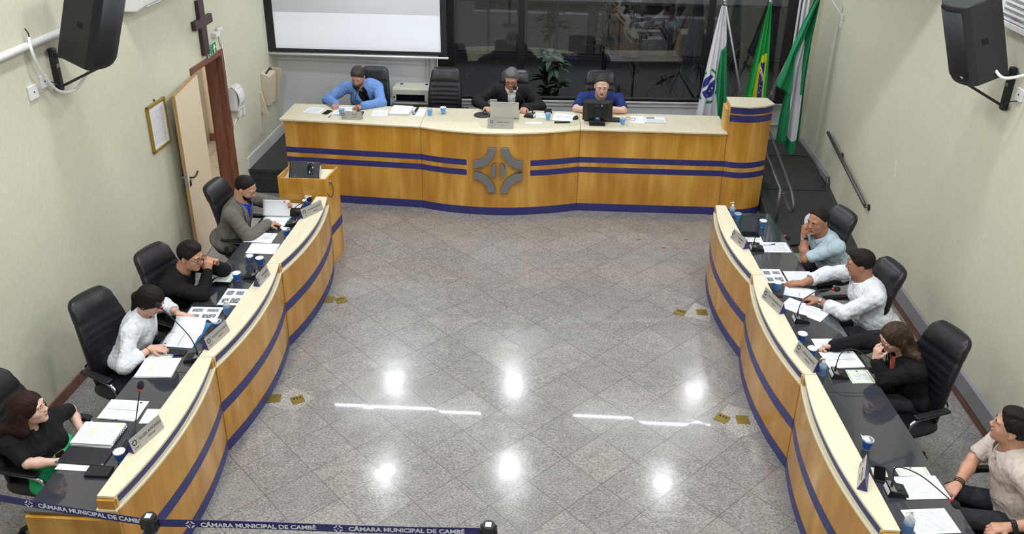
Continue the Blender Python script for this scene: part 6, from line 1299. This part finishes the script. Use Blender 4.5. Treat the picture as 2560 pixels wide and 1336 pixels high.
    for s_ in (1, -1):                                  # crisp sleeve ends
        e, w_, A = arms[s_]; kd = A.get('sleeve', sleeve)
        if kd != 'long': a0, b0 = (sh[s_], e) if kd == 'short' else (e, w_); t0 = {'short': .80, 'roll': .44, 'three': .57}[kd]; u_ = unit(b0-a0); p0 = a0+(b0-a0)*t0; f.ell(p0+u_*.09, np.stack([u_, unit(np.cross(u_, up+.01)), unit(np.cross(u_, np.cross(u_, up+.01)))]), (.085, .075, .075), .006, '-')
    jk = nets('jacket' if jacket else ('dress_top' if skirt else 'shirt'), f, outer, root, 1)
    if jacket:                                          # shirt seen in the jacket's opening
        f = Field(lo2, hi2, hC); torso(f, -.003); f.disp(wrinkle(.002, seed+3)); cuts(f, True, vneck*.5 if vneck else None); f.plane(hips, -up, .02); nets('shirt', f, inner, root, 1)
        for s_ in (1, -1):                              # lapels
            a = nbase+lf*s_*.068+spine*.012-TR[0]*.01; m_ = nbase+lf*s_*.088+TR[0]*.150-spine*.10; c = nbase+lf*s_*.010+TR[0]*(.172*bb)-spine*.33
            def lp(u, v, a=a, m_=m_, c=c, s_=s_):
                p = (1-u)**2*a+2*u*(1-u)*m_+u*u*c; wd = .048*math.sin(PI*min(1, .12+u*.88))**.7+.004; return tuple(p+lf*s_*wd*v+TR[0]*(.010-.018*v))
            b = MB().grid(lp, 16, 6); ol = build('lapel', b, outer, root, world=True, smooth=True); md = ol.modifiers.new('wrap', 'SHRINKWRAP'); md.target = jk; md.wrap_method = 'NEAREST_SURFACEPOINT'; md.wrap_mode = 'ABOVE_SURFACE'; md.offset = .007; md = ol.modifiers.new('solid', 'SOLIDIFY'); md.thickness = .006
    if collar:
        for s_ in (1, -1):
            def cl(u, v, s_=s_):
                an_ = lerp(PI, .30, u); r_ = (.072*(.6+.4*bb) if not female else .062)*S+.010*v+.004; p = nbase+TR[0]*(r_*math.cos(an_)*.95+.012)+lf*s_*r_*math.sin(an_)+spine*(.034-.040*v-.022*u+.004); 
                if u > .8: p = p+lf*s_*.010*v*(u-.8)*5-spine*.018*v*(u-.8)*5+TR[0]*.012*(u-.8)*5
                return tuple(p)
            b = MB().grid(cl, 14, 4); build('collar', b, inner if jacket else top, root, world=True, smooth=True, solid=.004)
    if extras: extras(root, dict(H=H, sh=sh, arms=arms, nbase=nbase, TR=TR, lf=lf, fw=fw, up=up, chest=chest, belly=belly, hips=hips, spine=spine, R=R, bb=bb))
    # ---- legs and shoes
    ly = tyaw if legyaw is None else legyaw; lfw = V3(math.cos(ly), math.sin(ly), 0); lll = V3(-math.sin(ly), math.cos(ly), 0); zf = zfloor
    f = Field(hips+V3(-.65, -.65, zf-hips[2]-.01), hips+V3(.65, .65, .16), .010); f.ell(hips+up*.0, TR, (.13*bb, .17*bb, .09), .05)
    feet = []
    for s_ in (1, -1):
        k0 = hips+lll*s_*.09; kn = hips+lfw*.42+lll*s_*.12+up*(.015); an_ = V3(kn[0]+lfw[0]*.0, kn[1]+lfw[1]*.0, zf+.09); f.cone(k0, kn, .086, .062, .04); f.cone(kn, an_, .060, .045, .03); feet.append(an_)
    nets('skirt' if skirt else 'trousers', f, legs, root, 1)
    for an_ in feet:
        b = MB().sphere((0, 0, 0), (.135, .048, .045), 14); T_ = Matrix(((lfw[0], lll[0], 0, an_[0]+lfw[0]*.06), (lfw[1], lll[1], 0, an_[1]+lfw[1]*.06), (0, 0, 1, zf+.042), (0, 0, 0, 1))); b.v = [tuple(T_ @ Vector(p)) for p in b.v]; b.v = [(x, y, max(z, zf+.004)) for x, y, z in b.v]; build('shoe', b, 'black_plastic', root, world=True, smooth=True)
    return root
def band(root, p, axis, r, w_, m_, name='wristwatch', face=None, nrm=None):
    axis = unit(axis); a = unit(np.cross(axis, V3(.1, .2, 1))); c = np.cross(axis, a); b = MB()
    for k in (-1, 1): b.tube([tuple(p+axis*k*w_*.25+(a*math.cos(t)+c*math.sin(t))*r) for t in [i*PI/8 for i in range(17)]], w_*.5, 6)
    o = build(name, b, m_, root, world=True, smooth=True)
    if face:
        n_ = unit(V3(*nrm)-np.dot(V3(*nrm), axis)*axis); q = Vector(n_).to_track_quat('Z', 'Y').to_matrix().to_4x4(); b = MB().lathe([(.0001, .006), (.016, .006), (.018, 0), (.018, -.004)], n=18, T=Matrix.Translation(Vector(p+n_*(r+.003))) @ q); build('watch_face', b, face, o, world=True)
    return o

zt = .75
# --- left row, facing +x
def ex(root, k): 
    b = MB()
    for i in range(4): p = k['nbase']+k['TR'][0]*(.125+.006*i)-k['spine']*(.10+.055*i); b.sphere(tuple(p), .006, 8)
    build('shirt_buttons', b, 'white_plastic', root, world=True)
person('man with dark beard in a grey jacket and royal blue shirt lifting a page', (-3.05, 7.95, 1.19), -.10, .50, 0, .0, (-3.30, 7.95, .56), 'skin_mid', 1.16, 'crop', 'hair_black', 'hair_black', 'down', None,
       'cloth_royal', 'long', 'cloth_grey', 'cloth_royal', .25, armR=dict(w=(-2.86, 7.93, .80), d=(.9, .35, -.12), n=(.1, -.1, -1), hint=(-.2, -.9, -.5), curl=.6, thumb=.6), armL=dict(w=(-2.80, 8.30, .86), d=(.8, -.3, .25), n=(.35, -.9, -.1), hint=(-.1, .9, -.5), curl=.8, thumb=.6, side=1), seed=3, neckfwd=.06)
person('young man with glasses and black shirt resting his chin on clasped hands', (-3.10, 6.60, 1.13), -.22, .22, .05, -.10, (-3.42, 6.62, .56), 'skin_mid', 1.08, 'quiff', 'hair_black', None, 'down', 'red',
       'cloth_black', 'long', armR=dict(w=(-2.985, 6.64, .955), e=(-3.0, 6.50, .795), d=(.1, .25, .95), n=(-.2, .9, .1), curl=1.1, thumb=.9, side=-1), armL=dict(w=(-2.95, 6.76, .955), e=(-2.97, 6.95, .80), d=(.0, -.45, .9), n=(-.2, -.9, -.1), curl=1.1, thumb=.9, side=1), seed=5, neckfwd=.10, vneck=.08)
def ex(root, k):
    for s_ in (-1,):
        e, w_, A = k['arms'][s_]; band(root, w_-unit(w_-e)*.03, w_-e, .027, .005, 'gold', 'bracelet')
    e, w_, A = k['arms'][1]; band(root, w_-unit(w_-e)*.03, w_-e, .028, .008, 'silver', 'bracelet')
person('dark haired woman in a white shirt reading an open booklet', (-3.14, 5.86, 1.12), -.05, .62, 0, .05, (-3.42, 5.86, .56), 'skin_fair', 1.12, 'back', 'hair_black', None, 'down', None,
       'cloth_white', 'three', armR=dict(w=(-3.10, 5.66, .80), d=(.95, .12, -.10), n=(.1, .3, -1), hint=(-.3, -.9, -.4), curl=.55, thumb=.4), armL=dict(w=(-3.06, 6.13, .825), d=(.95, -.10, -.15), n=(.1, -.2, -1), hint=(-.3, .9, -.3), curl=.35, thumb=.4), female=True, seed=8, vneck=.16, extras=ex, neckfwd=.08, foldamp=.0045, legs='cloth_trouser')
def ex(root, k):
    TR, lf, sp, hips = k['TR'], k['lf'], k['spine'], k['hips']; f = Field(hips-.24, hips+.26, .007); f.ell(hips+sp*.15, TR, (.155, .180, .15), .03); f.ell(hips+sp*.02, TR, (.175, .205, .12), .03); f.plane(hips+sp*.275, sp, .005); f.plane(hips-k['up']*.03, -k['up'], .01); nets('green_waistband', f, 'cloth_green', root, 1)
    p = hips+sp*.215+TR[0]*.150; T_ = Matrix(((TR[1][0], sp[0], TR[0][0], p[0]), (TR[1][1], sp[1], TR[0][1], p[1]), (TR[1][2], sp[2], TR[0][2], p[2]), (0, 0, 0, 1)))
    b = MB().box((-.032, -.035, 0), (.032, .035, .008), 0, T_); o = build('belt_buckle', b, 'black_plastic', root, world=True, bevel=.003); b = MB()
    for i in range(28): a = i/28*4; s = a % 1*.07-.035; x, y = ((s, -.037) if a < 1 else (.034, s) if a < 2 else (-s, .037) if a < 3 else (-.034, -s)); b.sphere(tuple(T_ @ Vector((x, y, .008))), .0038, 6)
    build('rhinestones', b, 'gold', o, world=True)
person('young woman with dark red hair, black blouse and green waistband, lower left', (-3.375, 4.50, 1.095), .22, -.12, 0, -.42, (-3.31, 4.55, .50), 'skin_pale', 1.0, 'longred', 'hair_red', None, 'open', None,
       'cloth_black', 'roll', armR=dict(w=(-3.20, 4.40, .74), e=(-3.34, 4.31, .80), d=(.9, .3, -.1), n=(0, .1, -1), curl=.7, thumb=.5, sleeve='short'), armL=dict(w=(-3.21, 4.74, .70), d=(.8, -.2, -.2), n=(.0, -.5, -.8), hint=(-.2, .9, -.4), curl=.7, thumb=.5, sleeve='short'), female=True, seed=11, vneck=.06, collar=False, extras=ex, legs='cloth_green', skirt=True)
# --- right row, facing -x
def ex(root, k):
    e, w_, A = k['arms'][1]; band(root, w_-unit(w_-e)*.035, w_-e, .030, .016, 'black_plastic', 'wristwatch', 'silver', (-.6, -.8, .1))
    f = Field(k['belly']-.2, k['belly']+.2, .007); f.ell(k['belly']+k['lf']*.13+k['spine']*.07, k['TR'], (.05, .045, .075), .01); nets('red_side_panel', f, 'cloth_redtrim', root, 1)
person('man in a light blue polo with a watch raising his fist beside his cheek', (2.60, 7.66, 1.18), PI+.62, .15, 0, PI+.35, (2.93, 7.80, .56), 'skin_tan', 1.10, 'crop', 'hair_black', None, 'open', None,
       'cloth_lightblue', 'short', armL=dict(w=(2.50, 7.70, 1.00), e=(2.52, 7.60, .79), d=(.05, .18, .98), n=(.95, .2, .1), curl=1.0, thumb=.5, side=1), armR=dict(w=(2.72, 8.05, .74), d=(-.8, -.3, -.1), n=(0, 0, -1), hint=(.3, .9, -.4), curl=.6), seed=14, vneck=.10, extras=ex, neckfwd=.07)
def ex(root, k):
    e, w_, A = k['arms'][1]; band(root, w_-unit(w_-e)*.03, w_-e, .031, .018, 'chrome', 'wristwatch', 'silver', (-.3, -.6, .8)); b = MB()
    for i in range(4): p = k['nbase']+k['TR'][0]*(.128+.010*i)-k['spine']*(.10+.06*i); b.sphere(tuple(p), .005, 8)
    build('shirt_buttons', b, 'white_plastic', root, world=True)
person('man in a white long sleeved shirt turning papers with both hands on the right desk', (2.735, 6.80, 1.19), PI-.28, .20, 0, PI+.05, (2.98, 6.75, .56), 'skin_tan', 1.24, 'short', 'hair_black', None, 'open', None,
       'cloth_white', 'three', armL=dict(w=(2.44, 6.80, .80), d=(-.85, .45, -.02), n=(0, .1, -1), hint=(.2, -.9, -.4), curl=.85, thumb=.6), armR=dict(w=(2.37, 7.10, .80), d=(-.98, .08, -.10), n=(0, 0, -1), hint=(.3, .9, -.2), curl=.5, thumb=.5), seed=17, vneck=.14, extras=ex, neckfwd=.05, foldamp=.0045)
def ex(root, k):
    b = MB().sphere(tuple(k['H'](.012, .080, -.040)), .007, 8); build('earring', b, 'gold', root, world=True)
person('long haired woman with glasses and black blazer writing, one hand on her face', (2.70, 5.79, 1.09), PI+.10, .38, .06, PI+.05, (2.98, 5.80, .54), 'skin_fair', 1.08, 'long', 'hair_streaked', None, 'down', 'black',
       'cloth_black', 'long', 'cloth_black', 'cloth_pink', .30, armL=dict(w=(2.572, 5.735, .925), e=(2.64, 5.66, .79), d=(.10, .12, .98), n=(.9, .35, -.1), curl=.55, thumb=.6, side=1, t=.80), armR=dict(w=(2.37, 6.08, .80), d=(-.95, -.05, -.15), n=(0, -.5, -.8), hint=(.2, .9, -.2), curl=1.0, thumb=.8), female=True, seed=19, extras=ex, neckfwd=.10)
pen('clear pen in the hand of the long haired woman', (2.275, 6.055), (2.31, 6.09), ZS+.02, 'pen_clear'); pn = [o for o in bpy.data.objects if o.get('label', '').startswith('clear pen in the hand')][0]; pn.rotation_euler = (0, -.9, .2)
def ex(root, k):
    e, w_, A = k['arms'][-1]
    for d_ in (.015, .03, .045): band(root, w_-unit(w_-e)*d_, w_-e, .031, .007, 'bracelet', 'bracelet')
    e, w_, A = k['arms'][1]; band(root, w_-unit(w_-e)*.04, w_-e, .033, .022, 'black_plastic', 'wristwatch', 'lens_dark', (-.5, -.5, .7))
person('young man in a short sleeved beige shirt looking up, lower right corner', (3.060, 4.67, 1.155), PI-.50, -.10, 0, PI-.18, (3.22, 4.52, .54), 'skin_mid', 1.15, 'quiff', 'hair_black', None, 'open', None,
       'cloth_beige', 'short', armR=dict(w=(2.78, 4.60, .715), e=(2.97, 4.82, .76), d=(-.75, -.6, -.25), n=(.2, .2, -.9), curl=.7, thumb=.5), armL=dict(w=(2.93, 4.22, .735), d=(-.9, -.1, -.1), n=(0, 0, -1), hint=(.4, -.8, -.3), curl=.75, thumb=.5), seed=23, vneck=.14, extras=ex, foldamp=.005, neckfwd=.03, hscale=1.10)
# --- presiding table, facing the camera
zp = .345; D = -PI/2
person('man in a light blue jacket and black shirt writing at the presiding desk', (-2.53, 11.00, 1.475), D-.12, .55, .05, D+.05, (-2.36, 11.28, .90), 'skin_mid', 1.12, 'short', 'hair_darkgrey', 'beard_grey', 'down', None,
       'cloth_black', 'long', 'cloth_bluesuit', 'cloth_black', .30, armR=dict(w=(-2.80, 10.77, 1.165), d=(.25, -.95, -.15), n=(.3, 0, -.9), hint=(-.9, .2, -.4), curl=.9, thumb=.7), armL=dict(w=(-2.42, 10.72, 1.16), d=(-.92, -.25, -.05), n=(0, -.1, -1), hint=(.9, .1, -.3), curl=.6, thumb=.5), seed=31, zfloor=zp, neckfwd=.09, h_=.0055)
pen('pen in the writing hand of the man in the blue jacket', (-2.77, 10.66), (-2.79, 10.70), ZM+.03, 'silver', 'silver')
person('grey haired man with glasses, black suit and white shirt behind the laptop', (-.515, 11.04, 1.50), D-.10, .50, .04, D, (-.50, 11.30, .90), 'skin_mid', 1.15, 'short', 'hair_grey', None, 'down', 'black',
       'cloth_white', 'long', 'cloth_charcoal', 'cloth_white', .10, armR=dict(w=(-.83, 10.82, 1.165), d=(.45, -.9, -.08), n=(0, 0, -1), hint=(-.9, .2, -.4), curl=.6, thumb=.5), armL=dict(w=(-.33, 10.84, 1.165), d=(-.15, -.98, -.08), n=(0, 0, -1), hint=(.9, .2, -.4), curl=.6, thumb=.5), seed=35, zfloor=zp, neckfwd=.08, h_=.0055)
def ex(root, k):
    b = MB()
    for s_ in (-1, 1): b.tube(bez([tuple(k['nbase']+k['lf']*s_*.062-k['TR'][0]*.02+k['spine']*.035), tuple(k['nbase']+k['lf']*s_*.055+k['TR'][0]*.07-k['spine']*.02), tuple(k['nbase']+k['lf']*s_*.02+k['TR'][0]*.145-k['spine']*.15), tuple(k['nbase']+k['TR'][0]*.17-k['spine']*.28)]), .0055, 6)
    build('green_lanyard', b, 'lanyard', root, world=True, smooth=True); b = MB()
    for s_ in (-1, 1): b.tube([tuple(k['nbase']+k['lf']*s_*.09+k['spine']*.012+k['TR'][0]*.03), tuple(k['sh'][s_]+k['spine']*.062+k['TR'][0]*.012)], .0025, 6)
    build('shoulder_piping', b, 'white_plastic', root, world=True)
person('man with short grey hair and navy polo leaning on folded arms behind the monitor', (.665, 11.04, 1.425), D+.0, .18, 0, D, (.66, 11.36, .88), 'skin_pale', 1.16, 'crop', 'hair_darkgrey', None, 'open', None,
       'cloth_navy', 'short', armR=dict(w=(.64, 10.74, 1.165), e=(.335, 10.86, 1.165), d=(.95, -.1, 0), n=(0, -.3, -.95), curl=.3, thumb=.3), armL=dict(w=(.60, 10.78, 1.185), e=(.955, 10.84, 1.165), d=(-.95, -.1, 0), n=(0, -.3, -.95), curl=.3, thumb=.3), seed=38, zfloor=zp, neckfwd=.10, vneck=.05, extras=ex, h_=.0055, hscale=1.14, sw=.205)
